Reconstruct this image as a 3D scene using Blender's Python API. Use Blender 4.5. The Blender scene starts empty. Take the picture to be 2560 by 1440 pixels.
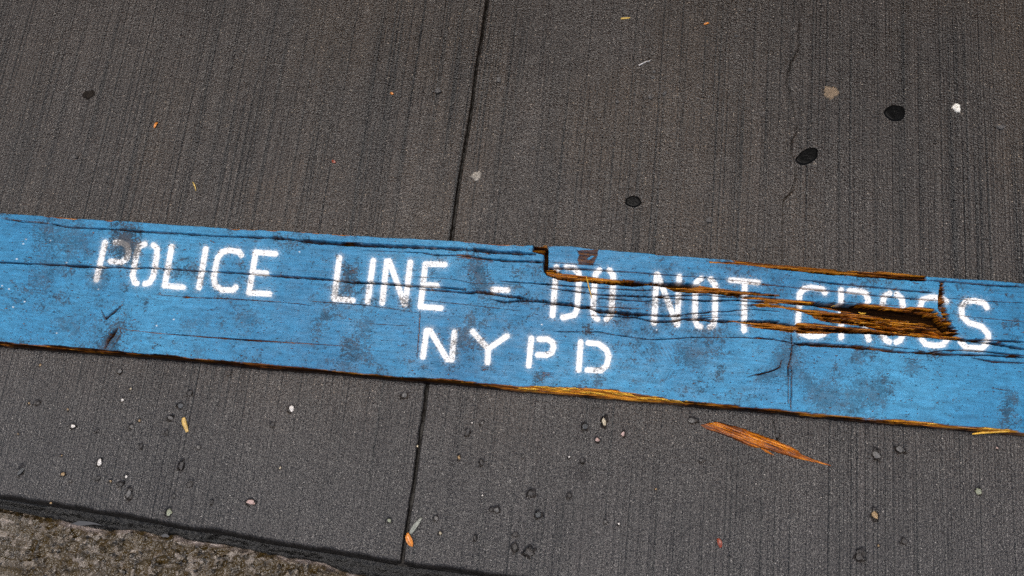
import bpy, bmesh, math, random
import numpy as np
from mathutils import Matrix, Vector

# ------------------------------------------------------------------ camera, sky, sun, exposure
scene = bpy.context.scene
F = 1900.0                                    # focal length in photograph pixels (2560 wide)
CX, CY = 1280.0, 720.0
VPY = np.array([900.0, -8170.0, F])           # vanishing point of the slab joints
VPX = np.array([-17480.0, -1302.0, F])        # vanishing point of the plank
nad = np.cross(VPY, VPX); nad /= np.linalg.norm(nad)
if nad[2] < 0: nad = -nad
ZC = -nad
YC = VPY / np.linalg.norm(VPY)
XC = np.cross(YC, ZC); XC /= np.linalg.norm(XC)
CAM_H = 1.275
T = 0.038                                     # plank thickness

def unproj(px, py, z=0.0):
    """photograph pixel -> point on the horizontal plane at height z"""
    px = np.asarray(px, float); py = np.asarray(py, float)
    v = np.stack([px - CX, py - CY, np.full(np.broadcast(px, py).shape, F)], -1) if px.ndim else np.array([px - CX, py - CY, F])
    w = np.stack([v @ XC, v @ YC, v @ ZC], -1)
    t = (z - CAM_H) / w[..., 2]
    return w[..., 0] * t, w[..., 1] * t

cam_data = bpy.data.cameras.new('camera'); cam = bpy.data.objects.new('camera', cam_data)
scene.collection.objects.link(cam); scene.camera = cam
cam_data.sensor_width = 36.0; cam_data.lens = F * 36.0 / 2560.0
cam_data.clip_start = 0.02; cam_data.clip_end = 500.0
right = Vector((XC[0], YC[0], ZC[0])); up = -Vector((XC[1], YC[1], ZC[1])); back = -Vector((XC[2], YC[2], ZC[2]))
cam.matrix_world = Matrix(((right.x, up.x, back.x, 0), (right.y, up.y, back.y, 0), (right.z, up.z, back.z, CAM_H), (0, 0, 0, 1)))

SUN_EL, SUN_AZ = math.radians(76), math.radians(25)      # azimuth from +Y (far side of the pavement) towards -X
world = bpy.data.worlds.new('World'); scene.world = world; world.use_nodes = True
wn = world.node_tree.nodes; wl = world.node_tree.links; wn.clear()
sky = wn.new('ShaderNodeTexSky'); sky.sky_type = 'NISHITA'; sky.sun_disc = False
sky.sun_elevation = SUN_EL; sky.sun_rotation = -SUN_AZ; sky.air_density = 1.0; sky.dust_density = 6.0
hs = wn.new('ShaderNodeHueSaturation'); hs.inputs['Saturation'].default_value = 0.7
bg = wn.new('ShaderNodeBackground'); bg.inputs['Strength'].default_value = 0.12
wo = wn.new('ShaderNodeOutputWorld')
wl.new(sky.outputs[0], hs.inputs['Color']); wl.new(hs.outputs[0], bg.inputs[0]); wl.new(bg.outputs[0], wo.inputs[0])
sun_d = bpy.data.lights.new('sun', 'SUN'); sun_d.energy = 1.2; sun_d.angle = math.radians(40); sun_d.color = (1.0, 0.97, 0.93)
sun = bpy.data.objects.new('sun', sun_d); scene.collection.objects.link(sun)
sd = Vector((-math.sin(SUN_AZ) * math.cos(SUN_EL), math.cos(SUN_AZ) * math.cos(SUN_EL), math.sin(SUN_EL)))
sun.rotation_euler = sd.to_track_quat('Z', 'Y').to_euler(); sun.location = sd * 20
scene.view_settings.view_transform = 'Standard'; scene.view_settings.look = 'None'
scene.view_settings.exposure = 0.75; scene.view_settings.gamma = 1.0; scene.view_settings.use_curve_mapping = False
scene.cycles.use_denoising = False; scene.cycles.denoiser = 'OPENIMAGEDENOISE'

# ------------------------------------------------------------------ helpers
rng = np.random.default_rng(7); random.seed(7)
C = scene.collection

def hash2(ix, iy, seed):
    n = (ix.astype(np.int64) * 374761393 + iy.astype(np.int64) * 668265263 + seed * 1442695041) & 0x7fffffff
    n = ((n ^ (n >> 13)) * 1274126177) & 0x7fffffff
    n = ((n ^ (n >> 16)) * 668265263) & 0x7fffffff
    return ((n ^ (n >> 15)) & 0xffffff) / float(0xffffff)

def vnoise(x, y, seed=0):
    x = np.asarray(x, float); y = np.asarray(y, float)
    x0 = np.floor(x); y0 = np.floor(y); fx = x - x0; fy = y - y0
    fx = fx * fx * (3 - 2 * fx); fy = fy * fy * (3 - 2 * fy)
    a = hash2(x0, y0, seed); b = hash2(x0 + 1, y0, seed); c = hash2(x0, y0 + 1, seed); d = hash2(x0 + 1, y0 + 1, seed)
    return (a * (1 - fx) + b * fx) * (1 - fy) + (c * (1 - fx) + d * fx) * fy

def fbm(x, y, seed=0, oct=4, gain=0.5):
    s = 0; amp = 1; tot = 0
    for k in range(oct):
        s = s + amp * vnoise(x * 2 ** k, y * 2 ** k, seed + 17 * k); tot += amp; amp *= gain
    return s / tot

def sstep(a, b, x):
    t = np.clip((x - a) / (b - a), 0, 1); return t * t * (3 - 2 * t)

def obj(name, me, mat=None, parent=None):
    o = bpy.data.objects.new(name, me); C.objects.link(o)
    if mat is not None and not me.materials: me.materials.append(mat)
    if parent is not None: o.parent = parent
    return o

def tag(o, label=None, cat=None, group=None, kind=None):
    if label: o['label'] = label
    if cat: o['category'] = cat
    if group: o['group'] = group
    if kind: o['kind'] = kind
    return o

def empty(name, loc=(0, 0, 0)):
    o = bpy.data.objects.new(name, None); C.objects.link(o); o.location = loc; o.empty_display_size = 0.05
    return o

def mesh_np(name, V, Q, smooth=True, attr=None, tris=None):
    """V (n,3), Q (m,4) quads, optional float colour attribute 'paint' (n,4)"""
    me = bpy.data.meshes.new(name)
    V = np.ascontiguousarray(V, np.float32); Q = np.ascontiguousarray(Q, np.int32)
    m, k = Q.shape
    me.vertices.add(len(V)); me.vertices.foreach_set('co', V.ravel())
    me.loops.add(m * k); me.loops.foreach_set('vertex_index', Q.ravel())
    me.polygons.add(m); me.polygons.foreach_set('loop_start', np.arange(0, m * k, k, dtype=np.int32))
    me.polygons.foreach_set('loop_total', np.full(m, k, np.int32))
    me.polygons.foreach_set('use_smooth', np.full(m, smooth))
    if attr is not None:
        a = me.attributes.new('paint', 'FLOAT_COLOR', 'POINT')
        a.data.foreach_set('color', np.ascontiguousarray(attr, np.float32).ravel())
    me.update(calc_edges=True); me.validate()
    return me

def grid_quads(nr, nc, off=0):
    i = np.arange(nr * nc).reshape(nr, nc) + off
    return np.stack([i[:-1, :-1], i[:-1, 1:], i[1:, 1:], i[1:, :-1]], -1).reshape(-1, 4)

def skirt(V, A, idx, newz, inset=None, flip=False):
    """extra ring below the border vertices idx; returns V, A, quads"""
    W = V[idx].copy(); W[:, 2] = newz
    if inset is not None: W[:, :2] += inset
    n0 = len(V); j = np.arange(len(idx)) + n0
    q = np.stack([idx[:-1], j[:-1], j[1:], idx[1:]], -1)
    if flip: q = q[:, ::-1]
    return np.vstack([V, W]), (np.vstack([A, A[idx]]) if A is not None else None), q

def crop(ox, oy, s, pts):
    return [(ox + x / s, oy + y / s) for x, y in pts]
c1 = lambda *p: crop(0, 500, 3.6, p)
c2 = lambda *p: crop(600, 540, 3.6, p)
c3 = lambda *p: crop(1250, 580, 3.6, p)
c4 = lambda *p: crop(1860, 620, 3.6, p)
c5 = lambda *p: crop(1000, 780, 3.657, p)
c6 = lambda *p: crop(1700, 820, 2.977, p)
cG = lambda *p: crop(2000, 700, 6.095, p)

# ------------------------------------------------------------------ materials
class N:
    def __init__(s, name):
        s.m = bpy.data.materials.new(name); s.m.use_nodes = True
        s.t = s.m.node_tree; s.t.nodes.clear()
        s.out = s.t.nodes.new('ShaderNodeOutputMaterial'); s.b = s.t.nodes.new('ShaderNodeBsdfPrincipled')
        s.t.links.new(s.b.outputs[0], s.out.inputs[0])
        s.tc = s.t.nodes.new('ShaderNodeTexCoord').outputs['Object']
    def set(s, sock, v):
        if hasattr(v, 'is_linked') or isinstance(v, bpy.types.NodeSocket): s.t.links.new(v, sock)
        elif isinstance(v, (tuple, list)) and len(v) == 3 and sock.type == 'RGBA': sock.default_value = (*v, 1)
        else: sock.default_value = v
    def pin(s, k, v): s.set(s.b.inputs[k], v)
    def scale(s, v, sc):
        n = s.t.nodes.new('ShaderNodeMapping'); s.set(n.inputs[0], v); n.inputs['Scale'].default_value = sc; return n.outputs[0]
    def noise(s, sc, v=None, detail=3, rough=0.55, dist=0.0):
        n = s.t.nodes.new('ShaderNodeTexNoise'); s.set(n.inputs['Vector'], v if v is not None else s.tc)
        n.inputs['Scale'].default_value = sc; n.inputs['Detail'].default_value = detail
        n.inputs['Roughness'].default_value = rough; n.inputs['Distortion'].default_value = dist
        return n.outputs['Fac']
    def voro(s, sc, v=None, out='Distance', rnd=1.0):
        n = s.t.nodes.new('ShaderNodeTexVoronoi'); s.set(n.inputs['Vector'], v if v is not None else s.tc)
        n.inputs['Scale'].default_value = sc; n.inputs['Randomness'].default_value = rnd; return n.outputs[out]
    def ramp(s, v, *st):
        n = s.t.nodes.new('ShaderNodeValToRGB'); s.set(n.inputs[0], v); e = n.color_ramp.elements
        while len(e) < len(st): e.new(0.5)
        for k, (p, c) in enumerate(st):
            e[k].position = p; e[k].color = (*c, 1) if isinstance(c, tuple) else (c, c, c, 1)
        return n.outputs[0]
    def math(s, op, a, b=0.0, c=None, clamp=False):
        n = s.t.nodes.new('ShaderNodeMath'); n.operation = op; n.use_clamp = clamp
        s.set(n.inputs[0], a); s.set(n.inputs[1], b)
        if c is not None: s.set(n.inputs[2], c)
        return n.outputs[0]
    def mix(s, f, a, b, mode='MIX'):
        n = s.t.nodes.new('ShaderNodeMix'); n.data_type = 'RGBA'; n.blend_type = mode; n.clamp_factor = True
        s.set(n.inputs[0], f); s.set(n.inputs[6], a); s.set(n.inputs[7], b); return n.outputs[2]
    def attr(s, name='paint'):
        n = s.t.nodes.new('ShaderNodeAttribute'); n.attribute_name = name
        q = s.t.nodes.new('ShaderNodeSeparateColor'); s.t.links.new(n.outputs['Color'], q.inputs[0])
        return q.outputs[0], q.outputs[1], q.outputs[2], n.outputs['Alpha']
    def bump(s, h, strength=0.5, dist=0.002):
        n = s.t.nodes.new('ShaderNodeBump'); n.inputs['Strength'].default_value = strength
        n.inputs['Distance'].default_value = dist; s.set(n.inputs['Height'], h); s.pin('Normal', n.outputs[0]); return n.outputs[0]

def mat_concrete():
    n = N('wet_broomed_concrete')
    grime, stain_and_reflection, pit, _ = n.attr()  # grime holds edge dirt and the painted recess shade of the pits
    big = n.noise(2.2, detail=4)
    mid = n.noise(28, detail=4, rough=0.65)
    fine = n.noise(300, detail=2, rough=0.6)
    worn = n.ramp(n.noise(3.5, detail=3), (0.36, 0.6), (0.60, 1.0))
    broom = n.math('ADD', n.math('MULTIPLY', n.noise(1, n.scale(n.tc, (235, 1.1, 1)), detail=2, rough=0.6, dist=0.1), 0.86), n.math('MULTIPLY', n.noise(1, n.scale(n.tc, (70, 0.9, 1)), detail=3, rough=0.7), 0.14))
    broom = n.math('ADD', n.math('MULTIPLY', n.math('SUBTRACT', broom, 0.5), worn), 0.5)
    band = n.noise(1, n.scale(n.tc, (26, 1.2, 1)), detail=2)
    col = n.ramp(big, (0.3, (0.020, 0.0176, 0.0172)), (0.7, (0.037, 0.0330, 0.0320)))
    col = n.mix(0.55, col, n.ramp(mid, (0.25, (0.45, 0.43, 0.41)), (0.8, (1.15, 1.12, 1.1))), 'MULTIPLY')
    col = n.mix(1.0, col, n.ramp(fine, (0.38, 0.4), (0.5, 0.9), (0.62, 1.6)), 'MULTIPLY')
    col = n.mix(1.0, col, n.ramp(broom, (0.40, 0.08), (0.455, 0.85), (0.62, 1.35)), 'MULTIPLY')
    col = n.mix(0.5, col, n.ramp(band, (0.3, 0.65), (0.7, 1.35)), 'MULTIPLY')
    # pale sand grains showing in the cement
    vd = n.voro(300); vc = n.voro(300, out='Color')
    sep = n.t.nodes.new('ShaderNodeSeparateColor'); n.set(sep.inputs[0], vc)
    grain = n.math('MULTIPLY', n.math('LESS_THAN', vd, 0.30), n.math('GREATER_THAN', sep.outputs[0], 0.975))
    col = n.mix(n.math('MULTIPLY', grain, 0.6), col, (0.34, 0.32, 0.30))
    col = n.mix(n.math('MULTIPLY', stain_and_reflection, 0.8), col, n.mix(1.0, col, (1.45, 1.12, 0.72), 'MULTIPLY'))  # brown stains plus a painted warm reflection towards the far side
    col = n.mix(grime, col, (0.010, 0.009, 0.008))  # edge dirt, together with painted recess shade in the pits
    n.pin('Base Color', col)
    rgh = n.ramp(n.noise(7, detail=5, rough=0.65), (0.36, 0.12), (0.64, 0.32))
    n.pin('Roughness', n.mix(n.math('MULTIPLY', grime, 0.8), rgh, (0.3, 0.3, 0.3)))
    n.pin('IOR', 1.52); n.pin('Specular IOR Level', n.mix(grime, (0.5, 0.5, 0.5), (0.10, 0.10, 0.10)))
    h = n.math('ADD', n.math('MULTIPLY', fine, 1.3), n.math('MULTIPLY', broom, 2.0))
    h = n.math('ADD', h, n.math('MULTIPLY', n.noise(620, detail=1), 0.5))
    h = n.math('ADD', h, n.math('MULTIPLY', mid, 0.8))
    n.bump(h, 1.0, 0.0015)
    return n.m

def wood_colour(n, tone):
    fib = n.noise(1, n.scale(n.tc, (9, 420, 60)), detail=4, rough=0.7)
    fib2 = n.noise(1, n.scale(n.tc, (30, 900, 60)), detail=2)
    x = n.math('ADD', n.math('MULTIPLY', fib, 0.75), n.math('MULTIPLY', fib2, 0.25))
    dark = n.ramp(x, (0.40, (0.007, 0.003, 0.002)), (0.52, (0.055, 0.014, 0.003)), (0.64, (0.20, 0.055, 0.005)))
    dark = n.mix(n.ramp(tone, (0.10, 0.0), (0.30, 1.0)), (0.007, 0.004, 0.003), dark)  # lowest tones go near black: crack shade put into the wood colour
    lite = n.ramp(x, (0.42, (0.04, 0.010, 0.002)), (0.5, (0.36, 0.108, 0.005)), (0.6, (0.82, 0.36, 0.020)))
    return n.mix(tone, dark, lite), x

def mat_plank():
    n = N('painted_barricade_wood')
    white, raw, grime, tone = n.attr()
    grainv = n.scale(n.tc, (7, 330, 30))
    g = n.noise(1, grainv, detail=3, rough=0.65)
    big = n.noise(3.2, detail=5, rough=0.6); mid = n.noise(1, n.scale(n.tc, (45, 110, 1)), detail=4, rough=0.65)
    blue = n.ramp(big, (0.3, (0.014, 0.130, 0.275)), (0.5, (0.032, 0.208, 0.395)), (0.7, (0.052, 0.268, 0.470)))
    blue = n.mix(0.7, blue, n.ramp(mid, (0.25, 0.45), (0.75, 1.3)), 'MULTIPLY')
    blue = n.mix(0.45, blue, n.ramp(g, (0.3, 0.55), (0.5, 1.0), (0.75, 1.15)), 'MULTIPLY')
    fleck = n.noise(260, detail=2); 
    col = n.mix(white, blue, n.mix(0.3, (0.88, 0.88, 0.87), n.ramp(fleck, (0.3, 0.6), (0.5, 1.0)), 'MULTIPLY'))
    dirt = n.mix(n.ramp(n.noise(70, detail=3), (0.4, 0.0), (0.6, 1.0)), (0.012, 0.014, 0.018), (0.050, 0.038, 0.034))
    col = n.mix(n.math('MULTIPLY', grime, 0.85), col, dirt)  # grime, plus the painted contact shadow on the plank sides
    wc, x = wood_colour(n, tone)
    col = n.mix(raw, col, wc)
    n.pin('Base Color', col)
    n.pin('Roughness', n.mix(raw, n.ramp(n.noise(45, detail=3), (0.3, 0.36), (0.7, 0.55)), (0.30, 0.30, 0.30)))
    n.pin('Specular IOR Level', n.mix(raw, n.mix(grime, (0.25, 0.25, 0.25), (0.12, 0.12, 0.12)), n.ramp(tone, (0.2, 0.0), (0.7, 0.28))))
    h = n.math('ADD', n.math('MULTIPLY', g, 0.6), n.math('MULTIPLY', n.math('MULTIPLY', x, raw), 2.2))
    h = n.math('ADD', h, n.math('MULTIPLY', n.noise(300, detail=2), 0.25))
    n.bump(h, 1.0, 0.0015)
    return n.m

def mat_wood(name, tone):
    n = N(name); wc, x = wood_colour(n, n.math('ADD', tone, 0.0)); n.pin('Base Color', wc); n.pin('Roughness', 0.45); n.pin('Specular IOR Level', 0.3)
    n.bump(x, 0.6, 0.002); return n.m

def mat_granite():
    n = N('rough_wet_granite')
    cell = n.voro(140, out='Color'); sp = n.t.nodes.new('ShaderNodeSeparateColor'); n.set(sp.inputs[0], cell)
    col = n.ramp(sp.outputs[0], (0.05, (0.010, 0.007, 0.003)), (0.35, (0.034, 0.023, 0.008)), (0.6, (0.070, 0.056, 0.038)), (0.95, (0.19, 0.165, 0.14)))
    col = n.mix(0.6, col, n.ramp(n.noise(6, detail=4), (0.38, (0.5, 0.38, 0.18)), (0.62, (1.1, 1.05, 1.05))), 'MULTIPLY')
    low, edge, _, _ = n.attr()
    col = n.mix(n.math('MULTIPLY', low, 0.85), col, (0.046, 0.029, 0.007))
    col = n.mix(n.math('MULTIPLY', edge, 0.5), col, (0.42, 0.36, 0.35))
    n.pin('Base Color', col); n.pin('Roughness', 0.12); n.pin('IOR', 1.48)
    n.bump(n.math('ADD', n.noise(330, detail=3), n.voro(260)), 0.7, 0.002)
    return n.m

def mat_plain(name, col, rough=0.5, var=0.35, sc=120, spec=0.5, ior=None, bump=0.4, metal=0):
    n = N(name)
    x = n.noise(sc, detail=4, rough=0.65)
    c = n.mix(1.0, tuple(col), n.ramp(x, (0.25, 1 - var), (0.75, 1 + var)), 'MULTIPLY')
    n.pin('Base Color', c); n.pin('Roughness', rough); n.pin('Specular IOR Level', spec)
    if ior: n.pin('IOR', ior)
    if bump: n.bump(n.noise(sc * 2.5, detail=3), bump, 0.0015)
    return n.m

def mat_chip():
    n = N('wet_orange_splinter_wood')
    mp = n.t.nodes.new('ShaderNodeMapping'); n.set(mp.inputs[0], n.tc); mp.inputs['Rotation'].default_value = (0, 0, math.radians(17))
    a = n.noise(1, n.scale(mp.outputs[0], (9, 260, 1)), detail=4, rough=0.75); b = n.noise(1, n.scale(mp.outputs[0], (18, 60, 1)), detail=3)
    x = n.math('ADD', n.math('MULTIPLY', a, 0.65), n.math('MULTIPLY', b, 0.35))
    n.pin('Base Color', n.ramp(x, (0.41, (0.010, 0.003, 0.002)), (0.46, (0.13, 0.030, 0.003)), (0.53, (0.38, 0.105, 0.005)), (0.63, (0.78, 0.29, 0.014))))
    n.pin('Roughness', 0.3); n.pin('Specular IOR Level', 0.35); n.bump(x, 0.7, 0.003); return n.m

M = dict(
    concrete=mat_concrete(), plank=mat_plank(), granite=mat_granite(),
    splinter=mat_chip(), sliver=mat_plain('pale_yellow_splinter_wood', (0.70, 0.40, 0.05), 0.4, 0.45, 160, spec=0.3),
    bed=mat_plain('wet_joint_dirt', (0.010, 0.008, 0.006), 0.35, 0.6, 200, spec=0.15),
    filler=mat_plain('black_wet_joint_filler', (0.004, 0.004, 0.004), 0.12, 0.5, 220, spec=0.3, bump=1.0),
    water=mat_plain('puddle_water', (0.012, 0.012, 0.012), 0.03, 0.0, 20, spec=0.5, ior=1.8, bump=0),
    asphalt=mat_plain('asphalt', (0.05, 0.05, 0.05), 0.6, 0.5, 150),
    added_brick=mat_plain('added_facade_brick', (0.10, 0.055, 0.032), 0.8, 0.3, 3), added_glass=mat_plain('added_facade_glass', (0.02, 0.022, 0.025), 0.05, 0.1, 3, bump=0),
    black_gum=mat_plain('trodden_black_gum', (0.004, 0.004, 0.004), 0.3, 0.5, 300, spec=0.06, bump=0.1),
    tan_gum=mat_plain('trodden_tan_gum', (0.21, 0.15, 0.095), 0.6, 0.6, 420, bump=0.9),
    white_gum=mat_plain('chalky_white_gum', (0.74, 0.71, 0.64), 0.6, 0.25, 300),
    pale_gum=mat_plain('worn_pale_gum', (0.30, 0.27, 0.23), 0.6, 0.7, 380, bump=0.9),
    brown_gum=mat_plain('worn_brown_gum', (0.016, 0.012, 0.009), 0.5, 0.6, 300, spec=0.1, bump=0.8),
    white=mat_plain('white_quartz', (0.62, 0.59, 0.56), 0.35, 0.3, 300),
    cream=mat_plain('cream_stone', (0.50, 0.43, 0.31), 0.4, 0.3, 300),
    pink=mat_plain('pink_feldspar', (0.44, 0.31, 0.28), 0.35, 0.35, 300),
    grey=mat_plain('grey_stone', (0.12, 0.115, 0.11), 0.45, 0.5, 300),
    dark=mat_plain('dark_basalt_stone', (0.050, 0.046, 0.044), 0.5, 0.6, 300),
    tan=mat_plain('tan_stone', (0.30, 0.20, 0.10), 0.4, 0.4, 300),
    teal=mat_plain('blue_grey_stone', (0.060, 0.064, 0.068), 0.45, 0.5, 300),
    green=mat_plain('green_grey_stone', (0.24, 0.26, 0.19), 0.4, 0.4, 300),
    orange_leaf=mat_plain('wet_orange_leaf', (0.50, 0.17, 0.02), 0.28, 0.5, 150),
    grey_leaf=mat_plain('wet_grey_green_leaf', (0.20, 0.21, 0.18), 0.35, 0.5, 250),
    yellow_leaf=mat_plain('dry_yellow_leaf', (0.52, 0.34, 0.10), 0.45, 0.4, 250),
    red_leaf=mat_plain('wet_red_leaf', (0.22, 0.04, 0.018), 0.3, 0.4, 200),
    straw=mat_plain('yellow_straw', (0.62, 0.42, 0.11), 0.45, 0.3, 200),
    crumb=mat_plain('grey_cement_crumb', (0.15, 0.142, 0.135), 0.55, 0.8, 500, spec=0.15, bump=1.0),
)

# ------------------------------------------------------------------ ground and road
def sheet(name, x0, y0, x1, y1, z, mat, kind='structure'):
    me = bpy.data.meshes.new(name); me.from_pydata([(x0, y0, z), (x1, y0, z), (x1, y1, z), (x0, y1, z)], [], [(0, 1, 2, 3)])
    return tag(obj(name, me, mat), kind=kind)
sheet('ground', -150, -150, 150, 150, -0.32, M['asphalt'])
sheet('road', -150, -9, 150, -0.4, -0.15, M['asphalt'])

def added_facade():  # unseen building, added to block sky and darken and warm the slab reflections
    y0, w, hgt, dep = 4.15, 13.0, 10.8, 6.0
    bm = bmesh.new()
    def box(x0, y0_, z0, x1, y1, z1):
        m = bmesh.ops.create_cube(bm, size=1.0)['verts']
        for v in m: v.co = ((x0 + x1) / 2 + v.co.x * (x1 - x0), (y0_ + y1) / 2 + v.co.y * (y1 - y0_), (z0 + z1) / 2 + v.co.z * (z1 - z0))
    xs = [-w + 2.6 * i for i in range(11)]; zs = [-0.3, 1.1, 4.3, 7.5, hgt]
    for i in range(11): box(xs[i] - 0.75, y0, -0.3, xs[i] + 0.75, y0 + dep, hgt)                    # piers of the added facade
    for z in zs[1:-1]: box(-w, y0 + 0.02, z - 0.55, w, y0 + dep - .02, z + 0.55)                       # spandrels
    box(-w - .8, y0 - 0.3, hgt, w + .8, y0 + dep, hgt + 0.5)                                          # cornice of the added facade
    me = bpy.data.meshes.new('added_facade'); bm.to_mesh(me); bm.free()
    o = tag(obj('added_facade', me, M['added_brick']), kind='structure')
    pm = bpy.data.meshes.new('added_window'); pm.from_pydata([(-.6, 0, 0), (.6, 0, 0), (.6, 0, 2.2), (-.6, 0, 2.2)], [], [(0, 1, 2, 3)]); pm.materials.append(M['added_glass'])
    for i in range(10):
        for z in zs[1:-1]:
            p = obj('added_window', pm, None, o); p.location = (xs[i] + 1.3, y0 + 0.25, z + 0.53)
added_facade()

# lines of the place, read from the photograph and laid on the ground plane
def ground_line(pts, z=0.0, lift=0):
    a = np.array(pts, float) - np.array([0, lift]); x, y = unproj(a[:, 0], a[:, 1], z); return x, y
slab_edge = ground_line([(-900, 1100), (0, 1249), (180, 1277), (305, 1297), (422, 1318), (467, 1328), (584, 1344), (678, 1364), (771, 1378), (889, 1397), (1006, 1418), (1193, 1442), (2600, 1622), (4200, 1830)])
kerb_edge = ground_line([(-900, 1120), (0, 1279), (22, 1283), (72, 1296), (144, 1308), (172, 1316), (212, 1326), (266, 1335), (323, 1331), (359, 1339), (395, 1349), (430, 1344), (474, 1361), (561, 1370), (607, 1381), (678, 1393), (713, 1402), (760, 1408), (807, 1416), (842, 1435), (900, 1447), (2600, 1668), (4200, 1880)], -0.004, 7)
joint = ground_line([(1330, -750), (1218, 0), (1202, 105), (1190, 170), (1180, 260), (1167, 340), (1155, 410), (1145, 470), (1136, 540), (1128, 600), (1068, 960), (1058, 1040), (1046, 1120), (1036, 1200), (1025, 1270), (1012, 1350), (1003, 1410), (980, 1560)])
crack_px = (crop(1850, 0, 3.606, [(470, -40), (480, 0), (500, 40), (520, 80), (530, 130), (535, 200), (525, 270), (525, 380), (520, 450), (490, 490), (485, 530), (455, 550), (440, 620), (425, 680), (415, 740)])
            + crop(1850, 150, 3.6, [(440, 250), (445, 300), (470, 370), (480, 430), (495, 520), (510, 590), (500, 660), (465, 720), (455, 760), (470, 850), (490, 940), (500, 1000), (500, 1060), (480, 1120), (455, 1190), (405, 1230), (385, 1280), (380, 1440)])
            + [(1956, 600), (1955, 640), (1950, 700), (1942, 900), (1930, 1030), (1934, 1060), (1942, 1100), (1944, 1130), (1940, 1300), (1936, 1600)])
crack = ground_line(crack_px)
crack_w = np.interp([p[1] for p in crack_px], [-20, 0, 150, 180, 240, 300, 420, 520, 640, 660, 1030, 1040, 1110, 1125, 2000], [1.2, 2.4, 2.0, 2.2, 3.4, 2.0, 2.0, 1.5, 1.3, 0, 0, 1.0, 1.0, 0, 0]) * 0.0006

def ip(line, v, by):        # line given as (x, y): value of the other coordinate
    a, b = (line[1], line[0]) if by == 'y' else (line[0], line[1])
    o = np.argsort(a); return np.interp(v, a[o], b[o])

# ------------------------------------------------------------------ sidewalk: two slabs with pits, embedded stones, crack, tooled edges
# embedded stones: (crop, x, y, width, height, colour) ; sizes in the crop's pixels
A = (0, 840, 3.13); B = (900, 1000, 3.273); D = (1500, 1000, 2.415)
stones = [(A, 775, 985, 44, 58, 'white'), (A, 565, 700, 50, 30, 'white'), (A, 955, 498, 26, 30, 'white'), (A, 1960, 1300, 72, 44, 'pink'),
    (A, 980, 1100, 22, 26, 'white'), (A, 860, 1135, 24, 22, 'tan'), (A, 930, 270, 46, 40, 'grey'), (A, 1480, 445, 44, 42, 'dark'),
    (A, 1410, 545, 52, 50, 'teal'), (A, 1330, 640, 50, 32, 'grey'), (A, 895, 578, 24, 26, 'grey'), (A, 1025, 705, 34, 34, 'grey'),
    (A, 1085, 660, 22, 24, 'tan'), (A, 1100, 860, 24, 40, 'dark'), (A, 1550, 870, 34, 34, 'grey'), (A, 1415, 1010, 40, 70, 'dark'),
    (A, 1485, 1155, 44, 46, 'dark'), (A, 940, 1160, 50, 40, 'dark'), (A, 1000, 1235, 40, 66, 'grey'), (A, 765, 1110, 30, 34, 'dark'),
    (A, 490, 1080, 42, 28, 'tan'), (A, 290, 520, 50, 36, 'dark'), (A, 220, 525, 24, 26, 'tan'), (A, 525, 575, 20, 22, 'tan'),
    (A, 310, 225, 22, 24, 'tan'), (A, 1018, 410, 20, 22, 'cream'), (A, 160, 1050, 40, 80, 'teal'), (A, 1315, 1380, 48, 56, 'green'),
    (A, 2130, 690, 30, 36, 'dark'), (A, 1790, 290, 26, 34, 'dark'), (A, 390, 1305, 22, 20, 'tan'), (A, 480, 935, 18, 18, 'tan'),
    (A, 135, 765, 18, 18, 'tan'), (A, 760, 740, 26, 26, 'dark'), (A, 1300, 755, 26, 34, 'dark'), (A, 2187, 1030, 20, 26, 'cream'),
    (A, 1360, 1250, 20, 24, 'grey'), (A, 1655, 1300, 28, 30, 'dark'), (A, 545, 1135, 20, 20, 'grey'),
    ((0, 0, 1), 727, 1022, 15, 17, 'white'), ((0, 0, 1), 1012, 988, 18, 16, 'grey'), ((0, 0, 1), 1228, 1273, 9, 9, 'dark'),
    (B, 1840, 212, 56, 46, 'teal'), (B, 1945, 320, 36, 36, 'pink'), (B, 880, 265, 36, 60, 'dark'), (B, 808, 465, 24, 44, 'tan'),
    (B, 992, 510, 26, 54, 'dark'), (B, 1000, 185, 24, 30, 'grey'), (B, 918, 185, 15, 15, 'white'), (B, 1395, 765, 54, 50, 'dark'),
    (B, 1715, 780, 30, 34, 'dark'), (B, 1120, 895, 50, 44, 'grey'), (B, 1455, 940, 52, 46, 'teal'), (B, 620, 965, 36, 36, 'grey'),
    (B, 235, 985, 34, 34, 'green'), (B, 655, 1090, 26, 24, 'cream'), (B, 1270, 1100, 44, 34, 'dark'), (B, 1265, 1205, 40, 62, 'dark'),
    (B, 1385, 1240, 84, 60, 'dark'), (B, 940, 1125, 24, 40, 'dark'), (B, 1820, 495, 32, 34, 'dark'), (B, 1335, 460, 20, 24, 'grey'),
    (B, 1710, 465, 18, 18, 'white'), (B, 1000, 780, 14, 18, 'white'), (B, 468, 375, 18, 22, 'cream'),
    (D, 25, 125, 32, 56, 'cream'), (D, 558, 122, 46, 32, 'grey'), (D, 140, 203, 22, 34, 'pink'), (D, 1072, 213, 26, 34, 'dark'),
    (D, 1675, 332, 34, 46, 'grey'), (D, 1813, 297, 46, 38, 'grey'), (D, 1660, 692, 36, 54, 'tan'), (D, 2292, 550, 36, 36, 'green'),
    (D, 1570, 940, 40, 52, 'dark'), (D, 1840, 850, 30, 32, 'dark'), (D, 2403, 287, 16, 16, 'pink'), (D, 612, 365, 20, 18, 'grey'),
    (D, 113, 748, 14, 16, 'white'), (D, 33, 735, 18, 20, 'grey'), (D, 1683, 880, 14, 16, 'tan'), (D, 340, 537, 14, 14, 'tan')]
stone_w = []
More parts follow.
